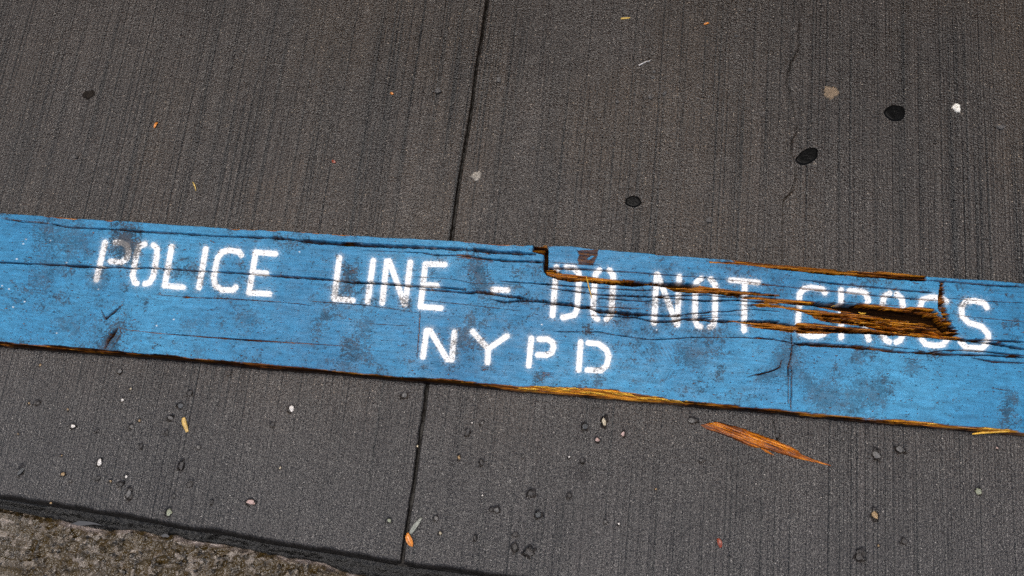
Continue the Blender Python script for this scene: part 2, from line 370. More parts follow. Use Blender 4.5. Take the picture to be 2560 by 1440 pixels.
for (ox, oy, s), x, y, w, h, c in stones:
    px, py = ox + x / s, oy + y / s
    X, Y = unproj(px, py); k = CAM_H / F * 1.02          # metres per photograph pixel near the centre
    stone_w.append((float(X), float(Y), w / s * k / 2, h / s * k / 2, c))

stain_px = [(1720, 130, 90, 60, .7), (1850, 300, 60, 50, .5), (2450, 520, 120, 70, .4), (2080, 60, 60, 50, .4), (2060, 30, 50, 30, .5), (1240, 20, 60, 60, .35),
            (1700, 240, 60, 60, .4), (2020, 430, 60, 60, .4), (1900, 340, 50, 60, .5), (700, 120, 160, 90, .35), (220, 60, 120, 60, .35), (1480, 60, 150, 60, .3), (1860, 500, 120, 80, .25), (640, 280, 200, 80, .25)]

def build_slab(side, parent):
    d = np.concatenate([np.linspace(0, 0.03, 14)[:-1], np.arange(0.03, 0.46, 0.0021), np.arange(0.46, 1.13, 0.0033), np.linspace(1.13, 4.9, 40)])
    W = 2.6
    if side == 'left':
        fine = np.concatenate([-np.linspace(0, 0.012, 9)[:-1], -np.arange(0.012, 0.86, 0.0022), -np.linspace(0.86, W, 20)])[::-1]
        nom = fine; x_at = lambda Y: ip(joint, Y, 'y')
        U = np.broadcast_to(nom, (len(d), len(nom)))
        X0 = U + float(np.mean(joint[0]))
        Yb = ip(slab_edge, X0, 'x'); Y = Yb + d[:, None]
        jx = ip(joint, Y, 'y') - 0.0019 - 0.0009 * fbm(Y * 45, Y * 0 + 3, 5) - 0.0012 * (vnoise(Y * 120, Y * 0, 9) > 0.82)
        X = np.where(U > -0.3, U + jx, U + jx * 1.0)
    else:
        # columns run from the joint to the crack and on, so that one column lies in the crack
        nl = 370; nr = 150
        tl = np.concatenate([np.linspace(0, 0.02, 10)[:-1], np.linspace(0.02, 0.9992, nl), [1.0]])
        Yg = None
        cx0 = float(np.interp(0.0, np.sort(crack[1]), crack[0][np.argsort(crack[1])])); jx0 = float(np.mean(joint[0]))
        right_off = np.concatenate([np.arange(0.0022, 0.50, 0.0022), np.linspace(0.5, 1.7, 16)])
        nominal = np.concatenate([jx0 + (cx0 - jx0) * tl, [cx0], cx0 + right_off])
        Yb = ip(slab_edge, nominal, 'x'); Y = Yb[None, :] + d[:, None]
        jx = ip(joint, Y, 'y') + 0.0019 + 0.0009 * fbm(Y * 45, Y * 0 + 7, 6) + 0.0012 * (vnoise(Y * 120, Y * 0, 19) > 0.82)
        cxx = ip(crack, Y, 'y') + 0.0016 * (fbm(Y * 160, Y * 0, 31, 3) - 0.5) * 2
        cw = np.interp(Y, np.sort(crack[1]), crack_w[np.argsort(crack[1])])
        cw = cw * (0.45 + 1.1 * vnoise(Y * 220, Y * 0, 33))
        X = np.empty_like(Y); k = len(tl)
        X[:, :k] = jx[:, :k] + (cxx[:, :k] - cw[:, :k] - jx[:, :k]) * tl[None, :]
        X[:, k] = cxx[:, k]
        X[:, k + 1:] = cxx[:, k + 1:] + cw[:, k + 1:] + np.concatenate([[0.0003], right_off[1:]])[None, :]
    Z = 0.0012 * (fbm(X * 9, Y * 9, 3) - 0.5) + 0.0008 * (fbm(X * 70, Y * 70, 4) - 0.5)
    att = np.zeros((*X.shape, 4)); att[..., 3] = 1
    for (sx, sy, a, b, c) in stone_w:
        m = max(a, b) * 3
        ii = np.where((np.abs(X - sx) < m) & (np.abs(Y - sy) < m))
        if len(ii[0]) == 0: continue
        ddx, ddy = X[ii] - sx, Y[ii] - sy
        ang = np.arctan2(ddy, ddx)
        r = np.hypot(ddx / (a + 0.0003), ddy / (b + 0.0003)) * (1 + 0.9 * (vnoise(ang * 2.2 + sx * 99, ang * 0 + sy * 77, 8) - 0.5))
        dep = min(0.005, 0.002 + max(a, b) * 0.4)
        Z[ii] -= dep * (1 - sstep(0.9, 1.2, r))
        att[..., 0][ii] = np.maximum(att[..., 0][ii], 0.2 * (1 - sstep(0.85, 1.05, r)))  # recess shade painted into the pit colour, on top of the carved depth
    pxs, pys = proj(X, Y)
    for (sx, sy, a, b, s) in stain_px:
        r = np.hypot((pxs - sx) / a, (pys - sy) / b); att[..., 1] = np.maximum(att[..., 1], s * (1 - sstep(0.1, 1.2, r)) * sstep(.3, .62, fbm(X * 40, Y * 22, 21)))
    att[..., 1] = np.maximum(att[..., 1], (0.45 + 0.4 * sstep(0.35, 0.7, fbm(X * 7, Y * 5, 41))) * sstep(-0.1, 0.25, Y))  # warm building reflection painted into the far part's colour, broken by noise
    # scaled, chipped spots
    for (sx, sy, a, b, dp) in [(1896, 295, 20, 14, .0016), (1270, 340, 8, 6, .001), (1540, 145, 16, 14, 0), (2230, 330, 8, 6, .001)]:
        r = np.hypot((pxs - sx) / a, (pys - sy) / b); Z -= dp * (1 - sstep(.5, 1.3, r)) * vnoise(X * 300, Y * 300, 2)
    # tooled round edge along the kerb, with the dirt that collects there
    dd = d[:, None] + 0.004 * (fbm(X * 30, Y * 0, 22) - 0.5)
    Z -= 0.012 * (1 - sstep(0.0, 0.012, dd)) ** 1.5
    att[..., 0] = np.maximum(att[..., 0], 0.93 * (1 - sstep(0.001, 0.015, dd + 0.005 * (fbm(X * 90, Y * 90, 23) - .5))))
    # joint edge
    dj = np.abs(X - ip(joint, Y, 'y'))
    Z -= 0.0025 * (1 - sstep(0.0015, 0.0045, dj)); att[..., 0] = np.maximum(att[..., 0], 0.4 * (1 - sstep(0.002, 0.006, dj + 0.003 * (fbm(X * 150, Y * 60, 28) - .5))))
    if side != 'left':
        Z[:, k] = np.where(cw[:, k] > 0.00012, Z[:, k] - 0.012, Z[:, k]); att[:, k, 0] = np.where(cw[:, k] > 0.00012, 0.9, att[:, k, 0])
    # hairline crack below the small black gum
    V = np.stack([X, Y, Z], -1).reshape(-1, 3); Af = att.reshape(-1, 4); nr_, nc_ = X.shape
    Q = [grid_quads(nr_, nc_)]; idx = np.arange(nr_ * nc_).reshape(nr_, nc_)
    for border, flip in ((idx[0, :], False), (idx[:, -1] if side == 'left' else idx[:, 0], side != 'left')):
        V, Af, q = skirt(V, Af, border, -0.11, flip=flip); Q.append(q)
    me = mesh_np('concrete_slab', V, np.vstack(Q), True, Af)
    return obj('concrete_slab', me, M['concrete'], parent)

def proj(X, Y, Z=0.0):
    v = np.stack([X, Y, np.zeros_like(X) + Z - CAM_H], -1)
    R = np.stack([XC, YC, ZC])            # rows: world axes in camera coordinates
    c = v @ R
    return CX + F * c[..., 0] / c[..., 2], CY + F * c[..., 1] / c[..., 2]

sidewalk = tag(empty('sidewalk'), kind='structure')
slab_l = build_slab('left', sidewalk)
slab_r = build_slab('right', sidewalk)

def strip_mesh(name, line_fn, y0, y1, z, half, n=500):
    Y = np.linspace(y0, y1, n); x = line_fn(Y)
    t = np.linspace(-1, 1, 7)
    X = x[:, None] + t[None, :] * half; YY = np.repeat(Y[:, None], 7, 1)
    Z = z + 0.0035 * (fbm(X * 260, YY * 70, 14) - 0.5) + 0.003 * (vnoise(YY * 25, X * 0, 15) - 0.5)
    return mesh_np(name, np.stack([X, YY, Z], -1).reshape(-1, 3), grid_quads(n, 7))
obj('joint_bed', strip_mesh('joint_bed', lambda Y: ip(joint, Y, 'y'), float(ip(slab_edge, np.array([joint[0][-2]]), 'x')[0]), 4.2, -0.011, 0.008, 1800), M['bed'], sidewalk)

# embedded stones are part of the slab they sit in
def rock_mesh(name, seed, sub=1, jag=0.3, flat=0.7):
    bm = bmesh.new(); bmesh.ops.create_icosphere(bm, subdivisions=sub, radius=1.0)
    r = random.Random(seed)
    for v in bm.verts:
        v.co *= 1 + r.uniform(-jag, jag); v.co.z *= flat
    me = bpy.data.meshes.new(name); bm.to_mesh(me); bm.free(); return me
rocks = {}
for i, (sx, sy, a, b, c) in enumerate(stone_w):
    key = (c, i % 4)
    if key not in rocks: rocks[key] = rock_mesh('embedded_stone', i + 3, 2 if max(a, b) > 0.0045 else 1, 0.22); rocks[key].materials.append(M[c])
    jx = float(ip(joint, np.array([sy]), 'y')[0])
    o = obj('embedded_stone', rocks[key], None, slab_l if sx < jx else slab_r)
    o.location = (sx + a * random.uniform(-.2, .2), sy + b * random.uniform(-.25, .1), -0.0022 - min(a, b) * 0.1); o.scale = (a * 0.92, b * 0.92, min(a, b) * 0.5); o.rotation_euler = (random.uniform(-.3, .3), random.uniform(-.3, .3), random.uniform(-.5, .5))

# ------------------------------------------------------------------ kerb, joint filler, puddles
def build_kerb():
    xs = np.concatenate([np.linspace(-3.0, -0.92, 25)[:-1], np.arange(-0.92, 0.05, 0.0019), np.linspace(0.05, 3.0, 60)])
    d = np.concatenate([[0.0, 0.0012, 0.0026], np.arange(0.0045, 0.145, 0.0019), np.linspace(0.146, 0.17, 6)])
    X = np.repeat(xs[None, :], len(d), 0)
    Y = ip(kerb_edge, X, 'x') + 0.003 * (fbm(X * 60, X * 0, 77, 3) - 0.5) - d[:, None]
    n1 = fbm(X * 130, Y * 130, 51, 3); n2 = fbm(X * 28, Y * 28, 52, 3); n3 = vnoise(X * 300, Y * 300, 53)
    Z = 0.014 * (n1 - 0.5) + 0.007 * (n2 - 0.5) + 0.003 * (n3 - 0.5) - 0.002
    Z -= 0.007 * (1 - sstep(0.0, 0.006, np.repeat(d[:, None], len(xs), 1)))
    Z -= 0.02 * sstep(0.14, 0.17, d[:, None])
    att = np.zeros((*X.shape, 4)); att[..., 3] = 1
    att[..., 0] = 1 - sstep(0.42, 0.54, n1 * 0.75 + n2 * 0.25)
    att[..., 1] = (1 - sstep(0.002, 0.007, d[:, None])) * sstep(.3, .6, n2)
    V = np.stack([X, Y, Z], -1).reshape(-1, 3); Af = att.reshape(-1, 4); idx = np.arange(X.size).reshape(X.shape); Q = [grid_quads(*X.shape)[:, ::-1]]
    V, Af, q = skirt(V, Af, idx[-1], -0.30); Q.append(q)
    V, Af, q = skirt(V, Af, idx[0], -0.06, flip=True); Q.append(q)
    return tag(obj('kerb', mesh_np('kerb', V, np.vstack(Q), True, Af), M['granite']), kind='structure')
build_kerb()

def build_filler():
    xs = np.concatenate([np.linspace(-3.0, -0.92, 25)[:-1], np.arange(-0.92, 0.25, 0.0016), np.linspace(0.25, 3.0, 60)])
    t = np.linspace(0, 1, 24)[:, None]
    X = np.repeat(xs[None, :], 24, 0)
    top = ip(slab_edge, X, 'x') + 0.004; bot = ip(kerb_edge, X, 'x') - 0.006
    Y = top + (bot - top) * t
    Z = -0.014 - 0.004 * np.sin(t * math.pi) * 0 + 0.0045 * (fbm(X * 40, Y * 120, 61, 3) - 0.5) + 0.003 * (fbm(X * 230, Y * 260, 62, 2) - 0.5) + 0.003 * np.exp(-((t - 0.62) / 0.2) ** 2)
    px, py = proj(X, Y, -0.01)
    for gx, w in ((215, 45), (405, 24)):                  # breaks where rain water stands
        Z -= 0.007 * np.exp(-((px - gx) / w) ** 2)
    return tag(obj('kerb_joint', mesh_np('kerb_joint', np.stack([X, Y, Z], -1).reshape(-1, 3), grid_quads(*X.shape)[:, ::-1]), M['filler']), kind='structure')
build_filler()

def flat_poly(name, pts, z, mat, kind=None):
    a = np.array(pts, float); x, y = unproj(a[:, 0], a[:, 1], z)
    me = bpy.data.meshes.new(name); me.from_pydata([(float(p), float(q), z) for p, q in zip(x, y)], [], [tuple(range(len(pts)))])
    o = obj(name, me, mat)
    if me.polygons[0].normal.z < 0: me.flip_normals()
    return tag(o, kind=kind)
cK = lambda *p: crop(0, 1220, 5.565, p)
flat_poly('puddle', cK((960, 500), (1060, 475), (1100, 455), (1260, 470), (1340, 490), (1420, 520), (1300, 505), (1180, 520), (1060, 530)), -0.0105, M['water'], 'structure')
flat_poly('puddle', cK((2195, 700), (2240, 665), (2290, 635), (2330, 645), (2370, 690), (2420, 730), (2330, 695), (2260, 690)), -0.0105, M['water'], 'structure')

# ------------------------------------------------------------------ the barricade plank
top_px = [(-2400, 367), (0, 532), (120, 540), (230, 548), (300, 551), (400, 559), (500, 565), (570, 571), (700, 575), (830, 584), (970, 593), (1130, 601), (1250, 610), (1335, 613), (1365, 611), (1450, 617), (1500, 623), (1600, 631), (1700, 640), (1800, 647), (1860, 651), (1900, 656), (2000, 665), (2100, 673), (2170, 678), (2200, 677), (2250, 682), (2316, 688), (2324, 691), (2400, 696), (2480, 700), (2560, 708), (2640, 714)]
paint_px = [(-2400, 640), (0, 852), (250, 872), (450, 889), (600, 904), (700, 909), (830, 923), (1000, 940), (1070, 944), (1130, 946), (1190, 954), (1280, 962), (1400, 963), (1465, 967), (1530, 971), (1560, 977), (1600, 982), (1660, 992), (1700, 999), (1800, 1008), (1890, 1015), (1960, 1022), (2000, 1028), (2100, 1037), (2190, 1047), (2240, 1046), (2330, 1052), (2400, 1063), (2450, 1066), (2530, 1070), (2560, 1079), (2640, 1086)]
outer_px = [(-2400, 649), (0, 862), (250, 881), (450, 897), (600, 913), (700, 920), (830, 930), (1000, 947), (1070, 952), (1130, 956), (1190, 962), (1280, 972), (1400, 981), (1465, 987), (1530, 993), (1600, 1000), (1700, 1007), (1800, 1018), (1890, 1024), (1960, 1030), (2000, 1036), (2100, 1044), (2200, 1053), (2250, 1058), (2330, 1064), (2400, 1069), (2450, 1075), (2530, 1081), (2560, 1084), (2640, 1092)]

class Plank:
    def __init__(s):
        s.U = np.concatenate([np.arange(-2400, -40, 60), np.arange(-40, 2600, 1.8)])
        nR = 400
        tv = np.concatenate([np.linspace(0, 0.075, 22)[:-1], np.linspace(0.075, 1, nR - 21)])
        ip1 = lambda pts: np.interp(s.U, [p[0] for p in pts], [p[1] for p in pts])
        top, outer = ip1(top_px), ip1(outer_px)
        wob = (fbm(s.U * 0.03, s.U * 0, 88, 4) - 0.5) * 5
        s.paint_edge = ip1(paint_px) + wob * 0.6
        outer = outer + (fbm(s.U * 0.05, s.U * 0, 89, 4) - 0.5) * 3
        top = top + (fbm(s.U * 0.04, s.U * 0, 90, 3) - 0.5) * 2
        s.px = np.repeat(s.U[None, :], len(tv), 0)
        s.py = outer[None, :] + (top - outer)[None, :] * tv[:, None]
        s.top = top; s.outer = outer
        s.H = np.zeros_like(s.px); s.white = np.zeros_like(s.px); s.raw = np.zeros_like(s.px); s.grime = np.zeros_like(s.px); s.tone = np.full_like(s.px, 0.35)
        # fibre noise in pixel units: long along the plank (which runs at slope ~0.078)
        s.g = s.py - 0.0775 * s.px
        s.fib = fbm(s.px / 70, s.g / 3.2, 100, 4, 0.6)
        s.fib2 = fbm(s.px / 200, s.g / 9.0, 105, 3, 0.6)
    def cols(s, a, b):
        i0 = np.searchsorted(s.U, a); i1 = np.searchsorted(s.U, b); return slice(max(i0 - 1, 0), i1 + 1)
    def dist(s, pts, widths=None, margin=14):
        """distance to a polyline and the local width, on the column block it covers"""
        P = np.array(pts, float); n = len(P)
        w = np.interp(np.arange(n), np.linspace(0, n - 1, len(widths)), widths) if widths is not None else np.ones(n)
        sl = s.cols(P[:, 0].min() - margin, P[:, 0].max() + margin)
        x = s.px[:, sl]; y = s.py[:, sl]; D = np.full(x.shape, 1e9); Wd = np.ones(x.shape)
        for k in range(n - 1):
            ax, ay = P[k]; bx, by = P[k + 1]
            c = s.cols(min(ax, bx) - margin, max(ax, bx) + margin); c0, c1_ = max(c.start - sl.start, 0), c.stop - sl.start
            X = x[:, c0:c1_]; Y = y[:, c0:c1_]; dx, dy = bx - ax, by - ay; L = dx * dx + dy * dy + 1e-9
            t = np.clip(((X - ax) * dx + (Y - ay) * dy) / L, 0, 1)
            d = np.hypot(X - ax - t * dx, Y - ay - t * dy); ww = w[k] + (w[k + 1] - w[k]) * t
            better = d < D[:, c0:c1_]
            D[:, c0:c1_] = np.where(better, d, D[:, c0:c1_]); Wd[:, c0:c1_] = np.where(better, ww, Wd[:, c0:c1_])
        return sl, D, Wd
    def crack(s, pts, widths, depth=0.012, tone=0.12, jag=1.2, seed=0):
        """widths: full widths in photograph pixels"""
        j = (fbm(np.array([p[0] for p in pts]) * 0, np.array([p[0] for p in pts]) * 0, 1) * 0)
        # densify and jitter so that the line tears along the grain
        P = np.array(pts, float); L = np.concatenate([[0], np.cumsum(np.hypot(*np.diff(P, axis=0).T))]); m = max(int(L[-1] / 5), 2)
        q = np.linspace(0, L[-1], m); X = np.interp(q, L, P[:, 0]); Y = np.interp(q, L, P[:, 1])
        ww = np.interp(q, np.linspace(0, L[-1], len(widths)), widths)
        ww = np.where(ww > 1.5, ww * 1.5 + 0.5, ww * 1.15)
        Y = Y + jag * 1.4 * (fbm(X / 17, X * 0 + seed, 200 + seed, 3) - 0.5); ww = np.where(ww > 9, ww * (0.8 + 0.4 * vnoise(X / 45, X * 0, 230 + seed)), ww * (0.55 + 0.9 * vnoise(X / 14, X * 0, 230 + seed)))
        taper = np.minimum(1, np.minimum(q, L[-1] - q) / 25 + 0.35)
        sl, D, W = s.dist(list(zip(X, Y)), ww * taper)
        half = np.maximum(W / 2, 0.45)
        a = (1 - sstep(half * 0.85, half + 0.45, D)) * np.clip(W / 1.15, 0.5, 1)
        s.H[:, sl] = np.minimum(s.H[:, sl], -depth * 1.25 * a * np.clip(W / 2.6, 0.4, 1.2))
        s.raw[:, sl] = np.maximum(s.raw[:, sl], a); s.tone[:, sl] = np.where(a > 0.25, tone, s.tone[:, sl])  # low tone paints the crack's inner shade
    def inside(s, poly, sl, warp=0):
        P = np.array(poly, float); x = s.px[:, sl]; y = s.py[:, sl] + warp
        ins = np.zeros(x.shape, bool); n = len(P); j = n - 1
        for i in range(n):
            xi, yi = P[i]; xj, yj = P[j]
            if yi != yj: ins ^= ((yi > y) != (yj > y)) & (x < (xj - xi) * (y - yi) / (yj - yi) + xi)
            j = i
        return ins
    def gouge(s, poly, depth=0.008, tone=0.35, relief=0.007, warp=4.0, tvar=0.9):
        xs = [p[0] for p in poly]; sl = s.cols(min(xs) - 8, max(xs) + 8)
        ins = s.inside(poly, sl, (s.fib[:, sl] - 0.5) * warp)
        f = s.fib[:, sl]; f2 = s.fib2[:, sl]
        h = -(depth + relief * 2.2 * (0.5 - 0.55 * f - 0.45 * f2))
        s.H[:, sl] = np.where(ins, np.minimum(h, -0.0012), s.H[:, sl]); s.raw[:, sl] = np.where(ins, 1.0, s.raw[:, sl])
        gap = ins & ((f * .6 + f2 * .4) < 0.44); s.H[:, sl] = np.where(gap, s.H[:, sl] - relief * 1.1, s.H[:, sl])
        s.tone[:, sl] = np.where(ins, np.clip(tone + tvar * (f2 * 0.5 + f * 0.5 - 0.5) * 2.0, 0, 1), s.tone[:, sl])
        s.tone[:, sl] = np.where(gap, 0.05, s.tone[:, sl])  # fibre gaps get painted shade as well as depth
    def stroke(s, pts, w=6.2, spray=0.42):
        sl, D, _ = s.dist(pts, margin=34)
        x = s.px[:, sl]; y = s.py[:, sl]
        D = D + 0.9 * (fbm(x / 5.0, y / 5.0, 300, 3) - 0.5)
        a = 1 - sstep(w - 1.6, w + 1.9, D)
        sp = vnoise(x / 2.4, y / 2.4, 301)
        halo = spray * np.exp(-np.maximum(D - w, 0) / 4.6) * sstep(0.15, 0.8, sp) * (D < 32)
        s.white[:, sl] = np.maximum(s.white[:, sl], np.maximum(a, halo))
    def blob(s, x, y, rx, ry, v=0.8, rot=0, seed=0, sharp=0.14):
        m = max(rx, ry) * 1.7; sl = s.cols(x - m, x + m); X = s.px[:, sl] - x; Y = s.py[:, sl] - y
        c, si = math.cos(rot), math.sin(rot); X, Y = X * c + Y * si, -X * si + Y * c
        n = fbm(s.px[:, sl] / 8, s.py[:, sl] / 6, 400 + seed, 5, 0.75)
        n2 = fbm(s.px[:, sl] / 3.0, s.py[:, sl] / 2.4, 450 + seed, 3, 0.7)
        r = np.hypot(X / rx, Y / ry) * 0.66 + (0.5 - n) * 3.4 + (0.5 - n2) * 5.0
        s.grime[:, sl] = np.maximum(s.grime[:, sl], v * (1 - sstep(1 - sharp, 1 + sharp, r)))

P = Plank()
# --- sprayed stencil lettering
for st in [
    c1((938, 378), (858, 712)), c1((1030, 376), (1085, 378), (1135, 405), (1150, 455), (1135, 520), (1085, 556), (988, 548)),
    c1((1295, 392), (1245, 412), (1222, 470), (1185, 680), (1205, 740), (1222, 746)), c1((1372, 402), (1405, 432), (1402, 510), (1368, 690), (1335, 740), (1296, 750)),
    c1((1538, 415), (1474, 768), (1638, 780)), c1((1845, 436), (1783, 785)),
    c1((2165, 490), (2145, 462), (2060, 448), (1995, 462), (1950, 520), (1916, 690), (1930, 765), (1990, 806), (2090, 806), (2116, 782)),
    c1((2474, 480), (2296, 466), (2234, 832), (2418, 842)), c1((2272, 648), (2390, 656)),
    c2((890, 372), (842, 742), (1010, 756)), c2((1195, 398), (1145, 768)), c2((1276, 778), (1318, 402), (1340, 402), (1478, 792)), c2((1530, 412), (1482, 790)),
    c2((1840, 432), (1666, 428), (1620, 812), (1804, 826)), c2((1650, 612), (1765, 622)), c2((2275, 658), (2408, 664)),
    c3((508, 312), (502, 345)), c3((497, 430), (472, 748)), c3((600, 312), (665, 320), (708, 365), (712, 420), (694, 690), (668, 745), (565, 766)),
    c3((895, 338), (862, 372), (852, 450), (836, 700), (848, 755), (878, 780)), c3((985, 340), (1018, 380), (1020, 450), (1006, 690), (995, 750), (960, 782)),
    c3((1412, 376), (1388, 818)), c3((1420, 378), (1590, 820)), c3((1616, 398), (1598, 830)),
    c3((1812, 416), (1772, 445), (1760, 520), (1758, 780), (1776, 835), (1806, 850)), c3((1898, 420), (1938, 470), (1942, 540), (1936, 790), (1918, 845), (1892, 852)),
    c3((2080, 428), (2328, 452)), c3((2206, 460), (2200, 882)),
    c4((735, 398), (708, 366), (610, 350), (545, 362), (505, 410), (490, 700), (515, 762), (590, 790), (665, 792), (722, 772)),
    c4((880, 375), (880, 800)), c4((955, 382), (1055, 385), (1105, 410), (1125, 470), (1095, 540), (960, 560)), c4((1060, 600), (1130, 822)),
    c4((1318, 405), (1268, 432), (1250, 520), (1250, 770), (1285, 828), (1315, 842)), c4((1380, 412), (1428, 450), (1440, 540), (1436, 780), (1410, 830), (1376, 846)),
    c4((1830, 478), (1785, 446), (1680, 440), (1612, 462), (1592, 530), (1640, 640), (1780, 680)), c4((1605, 815), (1640, 862), (1720, 876), (1800, 868), (1838, 815)),
    c4((2195, 532), (2170, 492), (2080, 470), (2005, 476), (1965, 530), (1972, 612), (2030, 668), (2150, 705), (2208, 775), (2206, 845), (2150, 900), (2010, 892), (1958, 842))]:
    P.stroke(st, 7.0)
for st in [c5((205, 408), (240, 170)), c5((240, 168), (272, 168), (430, 432), (472, 432)), c5((496, 184), (472, 428)),
           c5((662, 176), (805, 335)), c5((975, 218), (805, 335)), c5((805, 335), (798, 462)),
           c5((1200, 238), (1175, 490)), c5((1272, 246), (1350, 246), (1395, 275), (1404, 320), (1385, 368), (1340, 392), (1258, 390)),
           c5((1652, 272), (1634, 528)), c5((1722, 280), (1815, 288), (1885, 340), (1910, 405), (1888, 490), (1835, 534), (1712, 528))]:
    P.stroke(st, 7.0)
chips = fbm(P.px / 3.0, P.py / 3.0, 310, 3); P.white *= 1 - 0.6 * sstep(0.78, 0.86, chips)
stre = fbm(P.px / 26, P.g / 2.2, 311, 3); P.white *= 1 - 0.5 * sstep(0.72, 0.8, stre)

for (x, y) in c1((222, 348), (198, 390), (445, 360), (590, 560), (8, 768), (70, 797), (875, 800), (210, 912), (108, 960), (1400, 1128), (1555, 1072), (500, 1195), (140, 527), (420, 203)) + c2((530, 318)) + c3((1412, 876), (375, 830)):
    P.stroke([(x - .6, y), (x + .6, y)], 0.8, 0.0)
# --- dirt, scuffs
spk = fbm(P.px / 3.2, P.py / 3.2, 320, 3, 0.6); area = fbm(P.px / 120, P.py / 75, 321, 4, 0.6); mid = fbm(P.px / 24, P.py / 18, 322, 4, 0.6)
P.grime = np.maximum(P.grime, 0.8 * sstep(0.58, 0.64, mid * 0.45 + area * 0.35 + spk * 0.2) * sstep(0.42, 0.55, spk))
P.grime = np.maximum(P.grime, 0.8 * sstep(0.79, 0.83, spk) * sstep(0.30, 0.5, area))
dots = vnoise(P.px / 2.6, P.py / 2.6, 326); P.grime = np.maximum(P.grime, 0.95 * (dots > 0.985) * sstep(.3, .5, fbm(P.px / 60, P.py / 60, 327)))
chip_n = fbm(P.px / 7, P.g / 2.6, 328, 3); P.raw = np.maximum(P.raw, 0.8 * sstep(0.80, 0.83, chip_n)); P.tone = np.where(chip_n > .79, .45, P.tone)
P.grime = np.maximum(P.grime, 0.5 * sstep(0.585, 0.64, area * .30 + mid * .25 + spk * .45))
P.grime = np.maximum(P.grime, 0.14 * sstep(0.45, 0.75, area) * sstep(0.35, 0.7, mid))
for k, (pt, rx, ry, v, rot) in enumerate([
        (c1((1120, 340)), 24, 20, 1.0, .4), (c1((1130, 410)), 18, 24, .9, 0), (c1((1130, 380)), 13, 12, 1.0, 0), (c1((480, 350)), 32, 20, .6, 0), (c1((700, 350)), 20, 20, .5, 0), (c1((360, 720)), 18, 15, .6, -.6), (c1((870, 730)), 18, 14, .45, 0),
        (c1((990, 1240)), 14, 30, .9, .5), (c1((960, 1310)), 12, 16, .8, .3), (c1((650, 1130)), 34, 14, .45, .1), (c1((1740, 1120)), 20, 10, .4, 0), (c1((1770, 1380)), 12, 12, .4, 0), (c1((480, 600)), 30, 10, .4, .1),
        (c2((990, 515)), 13, 12, .95, 0), (c2((945, 650)), 10, 14, .9, 0), (c2((858, 668)), 6, 8, .7, 0), (c2((1480, 780)), 10, 8, .9, 0), (c2((760, 910)), 9, 26, .7, .5), (c2((980, 1165)), 14, 12, .85, 0), (c2((1090, 1250)), 18, 11, .7, 0), (c2((1110, 1000)), 10, 18, .6, 0), (c2((60, 920)), 20, 12, .5, .2), (c2((960, 1330)), 12, 16, .6, 0),
        (c2((2120, 460)), 12, 24, .8, -.3), (c2((2160, 560)), 10, 20, .8, -.3), (c2((2190, 640)), 9, 14, .7, -.4), (c2((2010, 1080)), 6, 30, .75, .45),
        (c3((790, 870)), 7, 6, .95, 0), (c3((800, 900)), 5, 4, .95, 0), (c3((1690, 1120)), 18, 12, .7, .2), (c3((1780, 1060)), 20, 20, .45, 0), (c3((880, 1350)), 9, 9, .75, 0), (c3((345, 1310)), 8, 9, .9, 0), (c3((1890, 870)), 9, 5, .8, 0), (c3((1640, 780)), 30, 8, .2, 0), (c3((2410, 1300)), 20, 9, .5, -.2),
        (c4((1720, 968)), 11, 6, .95, 0), (c4((2000, 490)), 7, 5, .95, 0), (c4((560, 1180)), 8, 40, .5, -.5), (c4((700, 1340)), 26, 16, .6, .3), (c4((1260, 1190)), 8, 6, .8, 0), (c4((1320, 1290)), 7, 6, .8, 0), (c4((1120, 1290)), 26, 18, .5, 0), (c4((1520, 1080)), 10, 12, .6, 0), (c4((1020, 950)), 8, 8, .6, 0), (c4((420, 950)), 12, 30, .7, 0), (c4((330, 1020)), 10, 14, .6, .4), (c4((2420, 1340)), 9, 9, .6, 0),
        (c6((2440, 640)), 8, 16, .8, 0), (c6((1240, 560)), 30, 20, .5, .2), (c6((1450, 480)), 22, 16, .6, 0), (c6((1090, 520)), 20, 20, .45, .3), (c6((2480, 520)), 9, 9, .7, 0), (c6((760, 250)), 10, 16, .5, .4), (c6((660, 340)), 18, 5, .6, -.35)]):
    P.blob(pt[0][0], pt[0][1], rx, ry, v, rot, k)
# tyre scuffs: slanting ribs
for (x0, y0, x1, y1, sl_, per) in [(1530, 805, 1800, 850, 0.6, 9), (1545, 860, 1780, 905, -0.55, 10), (1540, 905, 1800, 955, 0.6, 10)]:
    m = sstep(x0 - 12, x0 + 14, P.px) * (1 - sstep(x1 - 40, x1, P.px)) * sstep(y0 - 6, y0 + 8, P.py) * (1 - sstep(y1 - 8, y1 + 6, P.py))
    rib = 0.5 + 0.5 * np.sin((P.px + (P.py - y0) * sl_) * 2 * math.pi / per + 3 * fbm(P.px / 30, P.py / 30, 330))
    P.grime = np.maximum(P.grime, 0.5 * m * sstep(0.55, 0.9, rib) * sstep(0.35, 0.65, mid))
# grey patch near the far edge where the paint has come off
patch = c3((695, 165), (885, 150), (880, 200), (840, 290), (705, 288), (700, 240), (712, 200)); sl = P.cols(1435, 1505)
ins = P.inside(patch, sl, (P.fib[:, sl] - .5) * 5); hole = P.inside(c3((782, 235), (830, 205), (850, 215), (800, 248)), sl)
ins &= ~hole
P.grime[:, sl] = np.where(ins, 1.0, P.grime[:, sl]); P.raw[:, sl] = np.where(ins, 0.40 + 0.3 * (spk[:, sl] > .55), P.raw[:, sl]); P.tone[:, sl] = np.where(ins, 0.22, P.tone[:, sl]); P.H[:, sl] = np.where(ins, -0.0009, P.H[:, sl]); P.white[:, sl] = np.where(ins, 0.10 * (spk[:, sl] > .55), P.white[:, sl])

